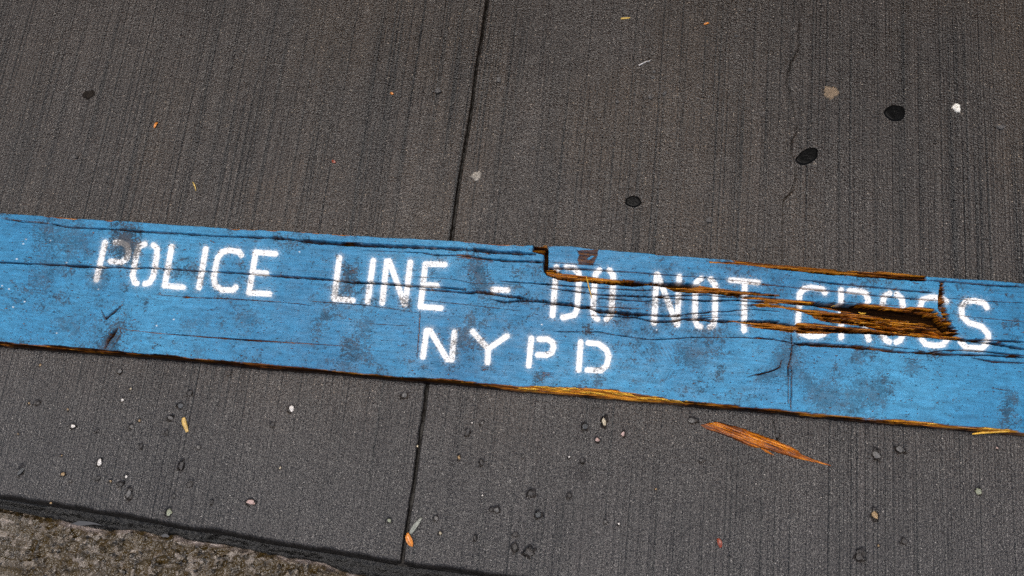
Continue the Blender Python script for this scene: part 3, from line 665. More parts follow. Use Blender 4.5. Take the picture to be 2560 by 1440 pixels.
# --- raw edges
e_paint = P.paint_edge[None, :] + 1.5 + (P.fib - 0.5) * 7
below = sstep(-0.6, 0.8, P.py - e_paint)
tb = np.clip((P.py - P.paint_edge[None, :]) / np.maximum(P.outer - P.paint_edge, 3)[None, :], 0, 1)
P.H = np.where(below > 0.02, -below * (0.002 + 0.010 * tb ** 1.3 + 0.006 * (P.fib - 0.4)), P.H)
P.raw = np.maximum(P.raw, below); 
lite = np.interp(P.U, [0, 200, 500, 700, 1150, 1300, 1650, 1750, 2000, 2200, 2560], [.4, .45, .5, .55, .5, 1.0, 1.0, .7, .65, .95, 1.0])
P.tone = np.where(below > 0.3, np.clip(lite[None, :] + (P.fib - .5) * 3.2 - np.interp(P.U, [1230, 1300, 1680, 1760, 2200, 2300], [1.0, .2, .2, .8, .8, .4])[None, :] * sstep(.25, .75, tb), 0.04, 1), P.tone)
e_top = P.top[None, :] - 0.6 + 9 * (fbm(P.px / 45, P.px * 0, 340, 3) - 0.5)
above = sstep(0.8, -0.4, P.py - e_top) * (P.px < 1840)
P.raw = np.maximum(P.raw, above); P.tone = np.where(above > .3, 0.9, P.tone); P.H -= 0.002 * above
# torn strip along the far edge on the right
P.gouge(c3((1880, 262), (2050, 262), (2300, 275), (2520, 310), (2520, 328), (2300, 300), (2050, 282), (1890, 275)), 0.0025, 0.42, 0.003)
P.gouge([(1800, 640), (1860, 646), (1900, 650), (2170, 672), (2318, 680), (2319, 700), (2280, 699), (2200, 693), (2100, 685), (2000, 678), (1930, 670), (1860, 660)], 0.0015, 0.45, 0.005, 2)
P.crack([(1935, 668), (2050, 681), (2200, 692), (2317, 701)], [2, 3, 2], 0.008, 0.1)

# --- splits, gouges and breaks (photograph pixels; widths in pixels)
K = P.crack
K(c1((0, 163), (200, 193), (400, 205), (480, 215), (580, 238), (840, 250), (1050, 262), (1250, 278), (1600, 295), (1900, 318), (2200, 328), (2520, 338)) + c2((250, 188), (460, 205), (560, 222), (700, 232)), [1.2, 1.4, 2.2, 2.4, 2.8, 3, 3.5, 4.5], 0.016, 0.1, 1, 1)
K(c2((540, 218), (820, 238), (1000, 250), (1200, 260), (1450, 268), (1640, 275), (1900, 288), (2150, 302), (2300, 320), (2520, 327)) + c3((150, 185), (320, 195)), [5, 6, 7, 5, 5, 4.5, 4.5, 5], 0.02, 0.15, 1, 2)
K(c2((820, 228), (1100, 232)), [1.2], .006, .1, 1, 3); K(c1((0, 152), (150, 178), (420, 200)), [1.0], .005, .1, 1, 4)
K(c1((-100, 553), (300, 570), (600, 585), (800, 597), (900, 602), (1050, 600), (1200, 612), (1300, 605), (1500, 615), (1800, 635), (2050, 648), (2200, 658), (2520, 678)) + c2((200, 525), (400, 540), (600, 553), (830, 572)), [1.6, 2, 4, 2.2, 2, 2.2, 2.6, 3.2, 4], 0.016, 0.12, .8, 5)
K(c2((830, 575), (1000, 595), (1200, 598), (1400, 612), (1550, 626), (1750, 634), (1950, 648), (2030, 660), (2035, 668), (1990, 668)), [2, 2.4, 4, 4, 3, 2, 1.2], .016, .08, 1.2, 6)
K(c2((1590, 652), (1750, 662), (1900, 676), (2080, 690), (2120, 678), (2200, 682), (2300, 700), (2400, 718), (2520, 727)) + c3((100, 578), (232, 592)), [1.4, 3, 3.5, 4.5, 4, 3.5], .016, .15, 1, 7)
K(c2((2250, 745), (2380, 770), (2520, 762)), [1.2, 2.5], .01, .1, 1, 8)
K(c3((60, 622), (240, 612), (400, 622), (500, 637), (650, 652), (700, 668), (800, 676), (860, 696), (910, 712), (1030, 722), (1200, 735), (1400, 745), (1560, 750), (1650, 742)), [1.5, 3.5, 5, 5.5, 5, 4, 3], .018, .12, 1, 9)
K(c3((1640, 745), (1700, 733), (1870, 722), (1900, 712), (2060, 712), (2130, 700), (2250, 690), (2520, 710)), [1.8, 1.3, 1.1], .01, .1, 1, 10)
K(c3((780, 745), (860, 750), (1000, 753), (1100, 762), (1250, 770), (1310, 790), (1420, 802), (1560, 800), (1650, 780), (1850, 782), (1900, 795), (2100, 802)), [1.2, 1.8, 2.5, 3.2, 3.6, 3.8], .016, .12, 1, 11)
K(c2((1100, 305), (1640, 325), (1740, 345), (2000, 352), (2250, 385), (2520, 402)) + c3((200, 258), (400, 268)), [.9, 1.0, 2.4, 2.2, 2.6], .01, .15, 1, 12)
K(c3((0, 258), (200, 258), (405, 266)), [2.4], .012, .1, .6, 13)
K(c3((440, 268), (700, 282), (900, 292)), [1.0], .006, .1, .6, 14); K(c3((440, 318), (600, 318), (1000, 345), (1250, 362), (1800, 402), (2200, 440), (2520, 480)) + c4((300, 335)), [3.4, 1.8, 1.5, 1.2, 1.2], .010, .15, .7, 15)
for k, (pts, w) in enumerate([
        (((0, 436), (450, 468), (900, 500), (1300, 522), (1400, 515)), 0.9), (((450, 500), (900, 560), (1400, 582), (1850, 615), (2150, 610), (2520, 640)), 1.2), (((880, 590), (1300, 622), (1400, 612)), 0.9), (((400, 648), (900, 668), (1300, 690)), 0.8), (((1400, 575), (1850, 560), (2150, 590)), 0.9), (((1900, 540), (2150, 572), (2520, 600)), 1.6),
        (((480, 892), (900, 896), (1050, 925), (1350, 965), (1600, 955), (1720, 945), (2200, 945), (2520, 972)), 1.2), (((1500, 760), (1900, 745), (2300, 740)), 0.8), (((1830, 770), (1900, 762), (2000, 762)), 1.4)]):
    K(c3(*pts), [w * (1.7 if k < 6 else 1.0)], .008, .08, .8, 20 + k)
K(c1((1370, 840), (1640, 870), (1750, 875), (2000, 880), (2520, 915)) + c2((300, 768), (520, 785), (640, 805)), [.8, 1.4, .9], .005, .12, .6, 40)
K(c2((650, 765), (900, 780), (1150, 800), (1400, 835), (1620, 870)), [1.1, .9], .005, .1, .6, 41)
K(c1((1130, 1165), (1400, 1195), (1850, 1230), (2200, 1255), (2520, 1275)) + c2((300, 1130), (600, 1145), (900, 1165)), [1, 1.2, 2.2, 1.4, .9], .006, .25, .6, 42)
K(c1((1640, 868), (1715, 872)), [4], .006, .5, .5, 43)
K(c2((1540, 540), (1900, 560), (2100, 600), (2520, 610)), [.8], .004, .1, .6, 44); K(c2((1650, 755), (2000, 790), (2520, 850)), [.8], .004, .1, .6, 45); K(c2((1150, 965), (1500, 985)), [.8], .004, .1, .6, 46)
K(c2((1615, 850), (1612, 980), (1590, 1280)), [1.0], .003, .3, .3, 47)
# knots
K(c1((900, 985), (940, 1070), (1010, 1010), (1100, 930)), [1.5, 3, 2.5, 2], .005, .05, 2, 48); K(c1((1065, 1130), (1080, 1200), (1010, 1320)), [1.5, 2, 1.5], .005, .08, 2, 49); K(c1((1050, 1150), (960, 1260), (940, 1330)), [3, 6, 4], .005, .05, 2, 50)
K(c4((430, 770), (440, 870), (425, 1000), (405, 1060), (405, 1400)) , [1.5, 2, 1.4, 1.4], .007, .15, 1, 51); K(c4((425, 1050), (437, 1120), (428, 1440)) + c6((832, 600)), [1.6, 2, 3], .009, .15, 1, 52)
K(c4((30, 1155), (150, 1130), (260, 1100), (330, 1070), (340, 1010)), [1, 2, 1.5], .004, .1, 2.5, 53)
# first break, left of DO, and the long gouge that starts there
P.gouge(c3((295, 118), (420, 112), (425, 215), (395, 200), (330, 185), (292, 175)), 0.010, 0.12, 0.009, 3)
K(c3((425, 112), (415, 200), (408, 290), (415, 350), (430, 385)), [6, 7, 8, 9, 7], .024, .06, 2.2, 54)
P.gouge(c3((405, 340), (450, 322), (520, 345), (560, 372), (760, 390), (1000, 420), (1200, 430), (1380, 450), (1560, 465), (1780, 478), (1850, 490), (2100, 520), (2300, 535), (2520, 560), (2520, 570), (2200, 552), (1900, 546), (1700, 545), (1560, 530), (1500, 497), (1350, 476), (1100, 467), (900, 452), (640, 432), (520, 417), (430, 392)), 0.005, 0.6, 0.008, 4, 2.0)
K(c3((430, 385), (520, 412), (640, 428), (900, 446), (1100, 460), (1350, 470)), [3, 4, 3, 5, 7, 5], .018, .08, 1, 55)
K(c3((440, 322), (520, 318), (620, 324), (740, 330)), [4, 3, 2], .012, .2, 1, 56); K(c3((1380, 458), (1500, 468), (1700, 475), (1790, 480)), [3, 8, 3], .018, .08, 1, 57); K(c3((1560, 528), (1900, 545), (2300, 558), (2520, 572)), [1.5, 3, 2], .012, .1, 1, 58)
# gouges in CROSS
P.gouge(c3((2140, 590), (2330, 580), (2520, 590)) + c4((150, 440), (400, 455), (600, 470), (800, 500)) + cG((600, 385), (250, 365), (0, 375)) + c4((0, 468)) + c3((2400, 612), (2250, 600)), 0.006, 0.45, 0.009, 4, 1.5)
P.gouge(c3((2080, 648), (2250, 643), (2420, 640), (2520, 652)) + c4((200, 498), (300, 508), (470, 530), (620, 572), (620, 600), (480, 560), (300, 535), (0, 515)) + c3((2380, 676), (2300, 660)), 0.005, 0.65, 0.008, 4, 1.4)
P.gouge(cG((0, 290), (250, 340), (600, 370), (1020, 360), (1090, 348), (1250, 390), (1600, 420), (1700, 398), (2050, 430), (2120, 480), (2180, 560), (2260, 660), (2340, 770), (2390, 850), (2450, 868), (2560, 900), (2560, 916), (2200, 882), (1600, 852), (1250, 822), (1150, 745), (1000, 700), (600, 660), (400, 630), (250, 590), (190, 540), (0, 465), (0, 430), (250, 440), (480, 480), (620, 495), (640, 480), (400, 440), (200, 395), (0, 375)), 0.006, 0.66, 0.011, 5, 2.2)
P.gouge(c4((455, 700), (480, 672)) + cG((0, 640), (250, 650), (500, 690), (700, 710), (900, 705), (1050, 730), (1150, 750), (1250, 822), (700, 812), (500, 802), (400, 815), (0, 807)) + c4((480, 762)), 0.005, 0.5, 0.009, 4, 1.5)
P.gouge(c3((2050, 796), (2220, 793), (2400, 793)) + c4((0, 648), (200, 648), (320, 664), (462, 690), (470, 752), (430, 757), (300, 737), (150, 720), (0, 692)) + c3((2300, 838), (2180, 818)), 0.005, 0.6, 0.008, 3, 1.4)
K(cG((200, 345), (700, 405), (1000, 440), (1400, 505), (1800, 548), (2080, 600), (2250, 765), (2335, 845)), [4, 9, 12, 14, 14, 16, 13, 6], .026, .02, 1.5, 60)
K(cG((0, 720), (300, 735), (700, 770), (1250, 800), (1800, 850), (2300, 890), (2560, 910)), [3, 5, 7, 5, 4, 4, 4], .020, .05, 1, 61)
K(cG((900, 560), (1200, 640), (1500, 690), (1700, 700)), [3, 4, 3], .018, .05, 1, 62); K(cG((300, 570), (700, 600), (1100, 690), (1400, 750), (1700, 800)), [3, 4, 5, 3], .018, .05, 1, 63)
K(c3((2150, 800), (2520, 800)) + c4((200, 652), (440, 690)), [3, 4, 3], .016, .06, 1, 64)
K(cG((1650, 425), (1900, 445), (2100, 480)), [2, 3, 4], .014, .1, 1, 65)
# second break: torn fibre ends
for i in range(46):
    yy = 300 + 480 * (i + random.random()) / 46; u = (yy - 300) / 480
    cxx = float(np.interp(yy, [300, 430, 560, 640, 780], [1785, 1785, 1800, 1835, 1900])); wl = random.uniform(10, 30) + 26 * u * (u > .5); wr = random.uniform(10, 40) + 26 * u; hh = random.uniform(5, 12)
    P.gouge(c4((cxx - wl, yy + random.uniform(-5, 5)), (cxx - wl * .3, yy - hh), (cxx + wr * .5, yy - hh), (cxx + wr, yy + random.uniform(-4, 4)), (cxx + wr * .4, yy + hh), (cxx - wl * .4, yy + hh)), 0.002 + 0.008 * random.random(), random.choice([.1, .3, .5, .6]), 0.006, 2)
K(c4((1785, 310), (1772, 420), (1770, 500), (1768, 560)), [2, 4, 4, 7], .016, .04, 3, 66)
# splits right of the second gouge and below
for k, (pts, w, dp, tn) in enumerate([
        (((510, 280), (700, 300), (860, 320), (1200, 350), (1500, 380), (1700, 395)), [1.2, 2.2, 1.8, 2.6], .01, .12), (((0, 315), (300, 335), (650, 370), (900, 390), (1200, 425), (1500, 450), (1750, 465)), [.8, 1, 2.8, 1.8, 2.2, 1.8], .01, .3),
        (((1650, 285), (1900, 300), (2200, 330), (2540, 345)), [2, 2.2, 2.2], .012, .08), (((1860, 448), (2200, 475), (2540, 490)), [1, 1.2], .006, .08), (((1870, 580), (2000, 610), (2300, 640), (2540, 662)), [1, 1.2, .8], .006, .08),
        (((2040, 818), (2300, 830), (2540, 842)), [3, 2.2, 2.6], .012, .1), (((1880, 812), (2060, 835), (2300, 862), (2400, 885), (2540, 910)), [4, 4, 4, 3.5], .016, .06),
        (((1640, 940), (1800, 920), (2000, 915), (2200, 930), (2540, 968)), [1.5, 1.8, 2.4], .01, .15), (((1500, 935), (1650, 942), (1900, 957), (2200, 962), (2540, 982)), [4, 3.5, 2.5, 3], .012, .1), (((2060, 985), (2250, 1020), (2540, 1032)), [1.2, 2.6, 2.2], .01, .3),
        (((0, 805), (200, 808), (420, 845), (460, 880)), [1.2, 1.6], .008, .12), (((460, 862), (700, 868), (1000, 888), (1200, 905), (1350, 928), (1500, 940)), [3, 7, 6, 5, 3.5, 2.5], .011, .42), (((460, 852), (700, 856), (1000, 876), (1180, 896)), [2, 2.2, 1.6], .016, .05),
        (((1220, 870), (1500, 905), (1650, 930)), [.8], .005, .1), (((1460, 990), (1570, 1000)), [1.4], .005, .1), (((2240, 1255), (2400, 1285)), [1.2], .005, .1), (((900, 480), (1200, 505), (1450, 520)), [1.4], .008, .3), (((110, 805), (170, 803)), [4], .006, .45)]):
    K(c4(*pts), w, dp, tn, .8, 80 + k)
# red scrape
sl, Dd, _ = P.dist(c2((1960, 355), (2100, 362), (2260, 392)), margin=14); a = (1 - sstep(2, 9, Dd)) * (P.fib[:, sl] > 0.52)
P.raw[:, sl] = np.maximum(P.raw[:, sl], a * .75); P.tone[:, sl] = np.where(a > .2, .3, P.tone[:, sl])
# faint raw scrapes near the lower P
for y in (1262, 1275, 1288, 1300): K(c3((385, y), (480, y + 6)), [1.1], .001, .9, .4, 120 + y % 7)
# right-hand end worn round at the near corner
endx = 2592 - 0.0 * P.py
P.H -= 0.010 * sstep(2546, 2598, P.px) ** 2 * sstep(960, 1060, P.py)
P.H += 0.0006 * (area - .5)

P.H = np.maximum(P.H, -0.029)
wx, wy = unproj(P.px, P.py, T)
V = np.stack([wx, wy, T + P.H], -1).reshape(-1, 3)
att = np.stack([np.clip(P.white, 0, 1), np.clip(P.raw, 0, 1), np.clip(P.grime, 0, 1), np.clip(P.tone, 0, 1)], -1).reshape(-1, 4)
nr_, nc_ = P.px.shape; idx = np.arange(nr_ * nc_).reshape(nr_, nc_); Q = [grid_quads(nr_, nc_)]
side = att.copy()
V, att, q = skirt(V, att, idx[0], 0.0035, np.array([0.0, -0.0015])); Q.append(q); near_bottom = np.arange(nc_) + nr_ * nc_
V, att, q = skirt(V, att, idx[-1], 0.0035, np.array([0.0, -0.004]), flip=True); Q.append(q); far_bottom = near_bottom + nc_
V, att, q = skirt(V, att, idx[:, -1], 0.0035, flip=True); Q.append(q)
V, att, q = skirt(V, att, idx[:, 0], 0.0035); Q.append(q)
att[nr_ * nc_:, 1] = 0.9; att[nr_ * nc_:, 2] = 0.95; att[nr_ * nc_:, 3] = 0.05  # plank sides painted near black as a contact shadow
Q.append(np.stack([near_bottom[:-1], far_bottom[:-1], far_bottom[1:], near_bottom[1:]], -1))
V[:, 2] -= 0.003
plank = tag(empty('barricade_plank', (0.0, float(np.mean(wy)), 0.0)), 'long blue painted wooden plank with white stencilled lettering, split and gouged', 'plank')
body = obj('board', mesh_np('board', V - np.array([0, float(np.mean(wy)), 0]), np.vstack(Q), True, att), M['plank'], plank)

# loose and half-attached slivers of the plank
def sliver(name, pts, widths, z, mat, parent=None, thick=0.0016, lift=None):
    """a thin faceted spike of wood along photograph pixels; widths in pixels"""
    a = np.array(pts, float); n = len(a); k = CAM_H / F
    zz = np.full(n, z) if lift is None else np.asarray(lift, float)
    x = np.empty(n); y = np.empty(n)
    for i in range(n): x[i], y[i] = unproj(a[i, 0], a[i, 1], zz[i])
    w = np.interp(np.arange(n), np.linspace(0, n - 1, len(widths)), widths) * k / 2
    dx, dy = np.gradient(x), np.gradient(y); L = np.hypot(dx, dy); nx, ny = -dy / L, dx / L
    vs = []
    for i in range(n):
        t = thick * (0.35 + 0.65 * w[i] / max(w.max(), 1e-6))
        for s_, h in ((-1, 0.2), (-0.35, 1.0), (0.4, 0.85), (1, 0.25), (0.9, 0), (-0.9, 0)):
            vs.append((x[i] + nx[i] * w[i] * s_, y[i] + ny[i] * w[i] * s_, zz[i] + t * h))
    fs = [[i * 6 + j, (i + 1) * 6 + j, (i + 1) * 6 + (j + 1) % 6, i * 6 + (j + 1) % 6] for i in range(n - 1) for j in range(6)] + [list(range(6)), [(n - 1) * 6 + j for j in range(5, -1, -1)]]
    me = bpy.data.meshes.new(name); me.from_pydata(vs, [], fs); me.update()
    bm = bmesh.new(); bm.from_mesh(me); bmesh.ops.recalc_face_normals(bm, faces=bm.faces); bm.to_mesh(me); bm.free()
    o = obj(name, me, mat, parent)
    if parent is not None: o.matrix_parent_inverse = Matrix.Translation(parent.location).inverted()
    return o
sliver('splinter', [(1465, 686), (1468, 700), (1473, 722), (1480, 746)], [1.5, 3.2, 3.0, 1.2], T, M['sliver'], plank, 0.0015, [T - 0.006, T + 0.002, T + 0.001, T - 0.002])
sliver('splinter', [(2430, 1085), (2470, 1080), (2510, 1077), (2540, 1076)], [3, 6, 7, 4], 0.02, M['sliver'], plank, 0.002, [0.012, 0.02, 0.024, 0.026])
sliver('splinter', [(2420, 1064), (2470, 1069), (2530, 1074)], [3, 7, 3], 0.03, M['sliver'], plank, 0.002)
sliver('splinter', [(2318, 1060), (2345, 1058), (2372, 1059)], [2, 3.5, 2], 0.03, M['sliver'], plank, 0.0015)
for i in range(26):
    u = 1290 + 420 * (i + random.random()) / 26; v = float(np.interp(u, [1280, 1400, 1530, 1600, 1720], [967, 972, 983, 991, 1004])) + random.uniform(-5, 5); l = random.uniform(18, 50)
    sliver('splinter', [(u, v), (u + l * .5, v + l * .05 + random.uniform(-1, 1)), (u + l, v + l * .09 + random.uniform(0, 4))], [1.2, 3.2, 1], T - 0.006, M['sliver'], plank, 0.002, [T - .008, T - .005, T - .009])
cS = lambda *p: crop(2000, 700, 6.095, p)
sliver('splinter', cS((890, 490), (940, 515), (1000, 505)), [1.5, 4, 2], T - .004, M['sliver'], plank, .002)
sliver('splinter', cS((470, 410), (510, 395), (540, 388)), [.8, 1.4, .8], T - .003, M['sliver'], plank, .001)
for i in range(16):
    u = random.uniform(300, 2000); v = 420 + 0.17 * u + random.uniform(40, 190); l = random.uniform(200, 420)
    sliver('splinter', cS((u, v), (u + l * .5, v + l * .06), (u + l, v + l * .16)), [1.5, random.uniform(3, 5), 1], T - .009, M['splinter'], plank, .004, [T - .013, T - .009, T - .013])

# ------------------------------------------------------------------ the big loose splinter lying in front
def traced_chip(name, outline, mat, zbase, thick, ridge=True, parent=None, nx=90, ny=16, axis=((1765, 1062), (2082, 1164))):
    """outline: upper and lower edge in photograph pixels as two lists along the chip"""
    upp, low = outline; a = np.array(axis, float); d = a[1] - a[0]; L = np.hypot(*d); d /= L; nrm = np.array([-d[1], d[0]])
    def st(p): q = np.array(p, float) - a[0]; return q @ d, q @ nrm
    us, uv = st(upp); ls, lv = st(low)
    s = np.linspace(max(us.min(), ls.min()), min(us.max(), ls.max()), nx)
    ou, ol = np.argsort(us), np.argsort(ls)
    jit = (fbm(s / 7, s * 0, 500, 3) - .5) * 2.0
    hi = np.interp(s, us[ou], uv[ou]) + jit; lo = np.interp(s, ls[ol], lv[ol]) + jit * .7
    t = np.linspace(0, 1, ny)
    S = np.repeat(s[:, None], ny, 1); N_ = hi[:, None] + (lo - hi)[:, None] * t[None, :]
    PX = a[0][0] + S * d[0] + N_ * nrm[0]; PY = a[0][1] + S * d[1] + N_ * nrm[1]
    x, y = unproj(PX, PY, zbase + thick * .6)
    dome = (4 * t * (1 - t))[None, :] ** 0.35
    wd = np.clip(np.abs(lo - hi) / np.abs(lo - hi).max(), .15, 1)[:, None]
    Z = zbase + 0.0004 + thick * dome * wd * (0.55 + 0.9 * (fbm(S / 60, N_ / 3.0, 501, 3) - 0.2))
    Vt = np.stack([x, y, Z], -1).reshape(-1, 3); Vb = Vt.copy(); Vb[:, 2] = zbase
    nv = nx * ny; idx = np.arange(nv).reshape(nx, ny); q1 = grid_quads(nx, ny); q2 = grid_quads(nx, ny, nv)[:, ::-1]
    ring = np.concatenate([idx[0, :], idx[1:, -1], idx[-1, -2::-1], idx[-2:0:-1, 0]]); r2 = np.roll(ring, -1)
    q3 = np.stack([ring, ring + nv, r2 + nv, r2], -1)
    me = mesh_np(name, np.vstack([Vt, Vb]), np.vstack([q1, q2, q3]), False)
    bm = bmesh.new(); bm.from_mesh(me); bmesh.ops.recalc_face_normals(bm, faces=bm.faces); bm.to_mesh(me); bm.free()
    return obj(name, me, mat, parent)
cW = lambda *p: crop(1720, 1030, 6.4, p)
chip = traced_chip('wood_splinter', (cW((205, 203), (260, 192), (380, 165), (470, 150), (600, 180), (900, 265), (1250, 390), (1400, 445), (1650, 550), (1780, 620), (1830, 680), (2000, 745), (2300, 850)),
                                     cW((205, 205), (300, 275), (420, 310), (700, 415), (900, 505), (1070, 575), (1180, 570), (1300, 610), (1700, 730), (1850, 765), (1960, 785), (2300, 865))), M['splinter'], 0.0006, 0.0075)
tag(chip, 'orange splinter of broken wood lying on the wet concrete below the plank', 'splinter')
sliver('side_sliver', cW((1170, 580), (1260, 630), (1380, 695)), [3, 6, 1], 0.001, M['splinter'], chip, 0.002)

# ------------------------------------------------------------------ gum, leaves, crumbs on the pavement
def gum(name, px, py, rx, ry, h, mat, label, cat='gum', rot=0, lumpy=0.12, seed=0, steep=2.2, skew=0.0):
    k = CAM_H / F * 1.03; X, Y = unproj(px, py); nr, na = 9, 40; vs = [(0, 0, h)]; r_ = random.Random(seed); ph = [r_.uniform(0, 6.28) for _ in range(5)]
    for i in range(1, nr + 1):
        f = i / nr
        for j in range(na):
            a = 2 * math.pi * j / na
            w = 1 + lumpy * (math.sin(2 * a + ph[0]) * .4 + math.sin(3 * a + ph[1]) * .35 + math.sin(5 * a + ph[2]) * .3 + (math.sin(11 * a + ph[3]) * .3 + math.sin(17 * a + ph[4]) * .3) * (lumpy > .15))
            x, y = rx * k * f * w * math.cos(a), ry * k * f * w * math.sin(a)
            y += skew * x; c, s = math.cos(rot), math.sin(rot)
            vs.append((x * c - y * s, x * s + y * c, h * (1 - f ** (steep * 2.2)) + (0.0004 * r_.uniform(-1, 1) * lumpy * 6 if i < nr else -0.0026)))
    fs = [(0, 1 + j, 1 + (j + 1) % na) for j in range(na)] + [(1 + (i - 1) * na + j, 1 + i * na + j, 1 + i * na + (j + 1) % na, 1 + (i - 1) * na + (j + 1) % na) for i in range(1, nr) for j in range(na)]
    me = bpy.data.meshes.new(name); me.from_pydata(vs, [], fs)
    for p in me.polygons: p.use_smooth = True
    o = obj(name, me, mat); o.location = (float(X), float(Y), 0.0017); tag(o, label, cat); return o
gum('gum_spot', 2237, 283, 26, 24, .0013, M['black_gum'], 'large round black gum spot on the far slab at right', seed=1, lumpy=.08, steep=4)
gum('gum_spot', 2018, 391, 33, 19, .0013, M['black_gum'], 'slanting oval black gum spot lying across the long crack', rot=.62, seed=2, lumpy=.10, steep=4)
gum('gum_spot', 1583, 504, 20, 16.5, .0013, M['black_gum'], 'small round black gum spot just above the plank', seed=3, lumpy=.08, steep=4)
gum('gum_spot', 2077, 232, 17, 20, .0014, M['tan_gum'], 'ragged tan gum spot between the crack and the large black spot', seed=4, lumpy=.3)
gum('gum_spot', 2391, 270, 10, 11.5, .0016, M['white_gum'], 'small bright white gum spot near the right side', seed=5, lumpy=.3)
gum('gum_spot', 1191, 440, 15, 12, .0009, M['pale_gum'], 'worn pale gum patch beside the slab joint', seed=6, lumpy=.32)
gum('gum_spot', 222, 237, 18, 14, .0010, M['brown_gum'], 'flat brown gum spot on the far left slab', seed=7, lumpy=.2, rot=.4)

def leaf(name, pts, widths, mat, label, curl=0.002, fold=0.001, z=0.0012, n=14, cat='leaf'):
    a = np.array(pts, float); q = np.linspace(0, 1, n); L = np.concatenate([[0], np.cumsum(np.hypot(*np.diff(a, axis=0).T))]); L /= L[-1]
    cx, cy = np.interp(q, L, a[:, 0]), np.interp(q, L, a[:, 1]); w = np.interp(q, np.linspace(0, 1, len(widths)), widths) * CAM_H / F / 2
    x, y = unproj(cx, cy, z); dx, dy = np.gradient(x), np.gradient(y); l = np.hypot(dx, dy); nx, ny = -dy / l, dx / l
    vs = []; m = 7
    for i in range(n):
        zb = z + curl * math.sin(q[i] * math.pi) + 0.0002
        for t in np.linspace(-1, 1, m): vs.append((x[i] + nx[i] * w[i] * t, y[i] + ny[i] * w[i] * t, zb + fold * (abs(t) ** 1.4) * math.sin(q[i] * math.pi) + .0002 * math.sin(i * 2.1 + t * 3)))
    me = mesh_np(name, np.array(vs), grid_quads(n, m)); o = obj(name, me, mat)
    md = o.modifiers.new('thickness', 'SOLIDIFY'); md.thickness = 0.0004; md.offset = 0
    tag(o, label, cat); return o
cL = lambda *p: crop(1000, 1260, 10.283, p)
leaf('fallen_leaf', cL((200, 735), (215, 850), (265, 960), (325, 1105)), [3, 13, 15.5, 13, 1.5], M['orange_leaf'], 'narrow wet orange leaf lying in the slab joint at the bottom', fold=.0022)
leaf('fallen_leaf', cL((265, 770), (340, 650), (440, 510), (560, 350)), [6, 10, 10.5, 8, 4], M['grey_leaf'], 'narrow grey green leaf pointing up from the orange leaf', fold=.0008)
cA = lambda *p: crop(0, 840, 3.13, p)
leaf('fallen_leaf', cA((1435, 638), (1442, 680), (1455, 715), (1466, 752)), [8, 13, 12.5, 10, 7], M['yellow_leaf'], 'short curled tan yellow leaf piece on the left slab below the plank', curl=.002, fold=-.002)
cD = lambda *p: crop(1500, 1000, 2.415, p)
leaf('fallen_leaf', cD((712, 836), (722, 862), (728, 892)), [6, 11, 10, 5], M['red_leaf'], 'small dark red leaf piece near the bottom edge', fold=.001)
cT = lambda *p: crop(1100, 0, 3.2, p)
o = sliver('straw_piece', cT((1446, 150), (1480, 146), (1518, 143)), [4, 6, 4], 0.0008, M['straw'], None, .002); tag(o, 'short yellow straw piece near the top of the far right slab', 'straw')
o = sliver('paper_shred', cT((1590, 524), (1620, 508), (1650, 493), (1685, 486)), [4, 3.5, 3, 1.5], 0.0008, M['white'], None, .0015); tag(o, 'thin pale shred lying among the grit on the far right slab', 'shred')
cU = lambda *p: crop(0, 0, 2.133, p)
leaf('leaf_scrap', cU((838, 652), (830, 668), (822, 682)), [5, 8, 5], M['orange_leaf'], 'small orange leaf scrap on the far left slab', fold=.0006, curl=.0008, n=8, cat='leaf scrap')
leaf('leaf_scrap', cU((2082, 495), (2090, 499), (2098, 503)), [4, 7, 4], M['orange_leaf'], 'tiny orange leaf scrap left of the slab joint', fold=.0006, curl=.0008, n=8, cat='leaf scrap')
leaf('leaf_scrap', cU((1770, 855), (1778, 861), (1788, 868)), [4, 9, 5], M['red_leaf'], 'tiny red leaf scrap in the middle of the far left slab', fold=.0006, curl=.0008, n=8, cat='leaf scrap')
leaf('leaf_scrap', cT((2112, 196), (2132, 190), (2152, 184)), [4, 6, 4], M['orange_leaf'], 'small orange leaf scrap near the top of the far right slab', fold=.0006, curl=.0008, n=8, cat='leaf scrap')
o = sliver('twig', cU((1028, 970), (1036, 985), (1042, 1000), (1044, 1018)), [2.5, 4.5, 4, 2], 0.0008, M['straw'], None, .002); tag(o, 'tiny curved brown twig on the far left slab above the plank', 'twig')

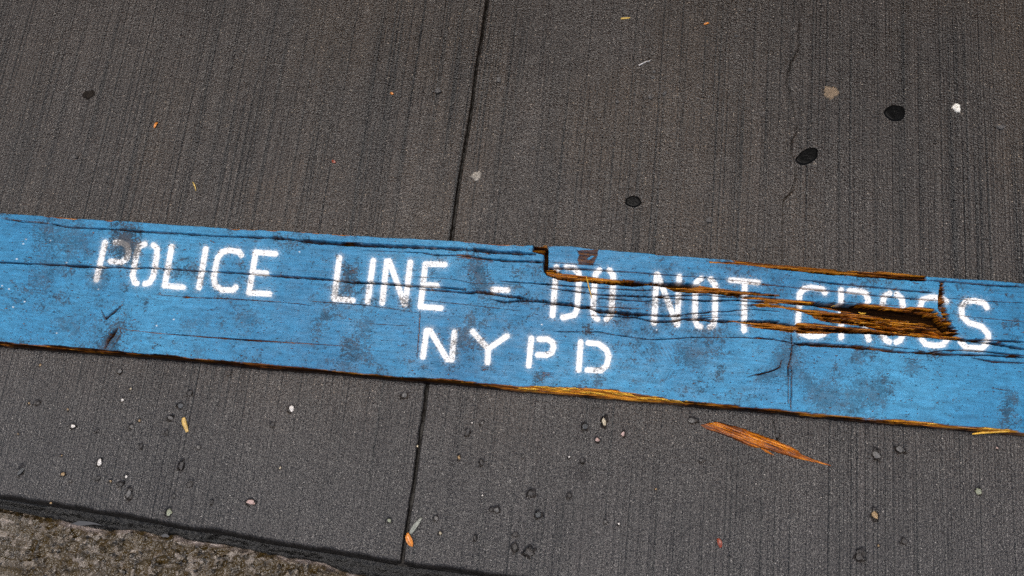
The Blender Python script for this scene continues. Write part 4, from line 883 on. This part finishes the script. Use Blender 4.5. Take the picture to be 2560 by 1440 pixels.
crumbs = [(cT, 475, 645, 44, 52, 'grey lump of grit just right of the slab joint'), (cT, 1700, 622, 30, 36, 'lower of two touching grey grit crumbs'), (cT, 1716, 576, 26, 26, 'upper of two touching grey grit crumbs'),
          (cT, 1800, 745, 58, 36, 'widest grey grit crumb on the far right slab'), (cT, 1680, 780, 42, 36, 'grey grit crumb left of the widest crumb'), (cT, 1420, 818, 30, 30, 'dark branching speck of grit on the far right slab'),
          (cT, 2365, 290, 30, 34, 'dark grit crumb between the long crack and the straw'), (cT, 2482, 82, 36, 36, 'dark grit crumb beside the long crack at the top'), (cT, 750, 1180, 40, 34, 'pale bluish grit flake above the plank'),
          (cT, 1815, 1222, 26, 20, 'small pale crumb left of the slanting gum spot'), (lambda *p: list(p), 1773, 551, 17, 14, 'grey grit lump above the word NOT'), (lambda *p: list(p), 1883, 622, 13, 10, 'pale crumb at the far edge of the plank'),
          (lambda *p: list(p), 2502, 319, 22, 13, 'dark grit lump near the right edge below the white spot'), (lambda *p: list(p), 2422, 441, 16, 10, 'grey flake right of the slanting gum spot'), (lambda *p: list(p), 190, 392, 13, 12, 'dark grit crumb on the far left slab near the left edge'), (lambda *p: list(p), 1097, 228, 17, 17, 'grey grit lump left of the slab joint')]
small = [(cT, 1465, 690, 16), (cT, 1790, 625, 15), (cT, 2065, 790, 22), (cT, 2060, 680, 20), (cT, 2150, 770, 15), (cT, 1910, 780, 12), (cT, 1945, 832, 15), (cT, 1905, 866, 13), (cT, 2085, 872, 14), (cT, 1322, 550, 13), (cT, 1868, 555, 15), (cT, 2395, 775, 14), (cT, 2455, 862, 14),
         (cT, 2220, 615, 12), (cT, 1558, 750, 14), (cT, 2070, 545, 12), (cT, 1840, 1165, 14), (cT, 1870, 1080, 14), (cT, 2300, 1080, 13), (cT, 2440, 1208, 14), (cT, 555, 985, 13), (cT, 1885, 337, 11), (cT, 1812, 318, 14), (cT, 1608, 288, 11)]
lumps = [rock_mesh('grit_crumb', 60 + i, 1, 0.42, 0.85) for i in range(5)]
for m_ in lumps: m_.materials.append(M['crumb'])
kk = CAM_H / F * 1.03
for i, (f, x, y, w, h, lab) in enumerate(crumbs):
    p = f((x, y))[0]; s = 3.2 if f is cT else 1.0; X, Y = unproj(*p); o = obj('grit_crumb', lumps[i % 5])
    a, b = w / s * kk / 2, h / s * kk / 2; o.scale = (a, b, min(a, b) * .95); o.location = (float(X), float(Y), min(a, b) * .55); o.rotation_euler = (0, 0, i * 1.3); tag(o, lab, 'grit', 'grit crumbs on the far slabs')
fine_mesh = [rock_mesh('fine_crumb', 90 + i, 1, 0.3, 0.8) for i in range(3)]
for m_ in fine_mesh: m_.materials.append(M['crumb'])
for i, (f, x, y, w) in enumerate(small):
    p = f((x, y))[0]; X, Y = unproj(*p); o = obj('fine_crumb', fine_mesh[i % 3]); a = w / 3.2 * kk / 2
    o.scale = (a, a * .85, a * .8); o.location = (float(X), float(Y), a * .35); o.rotation_euler = (0, 0, i * .9)
    tag(o, 'pinhead sized pale grain of grit on the far right slab', 'grit', 'pinhead grit on the far right slab')
print('TRIS', sum(len(o.data.polygons) * 2 for o in scene.objects if o.type == 'MESH'))
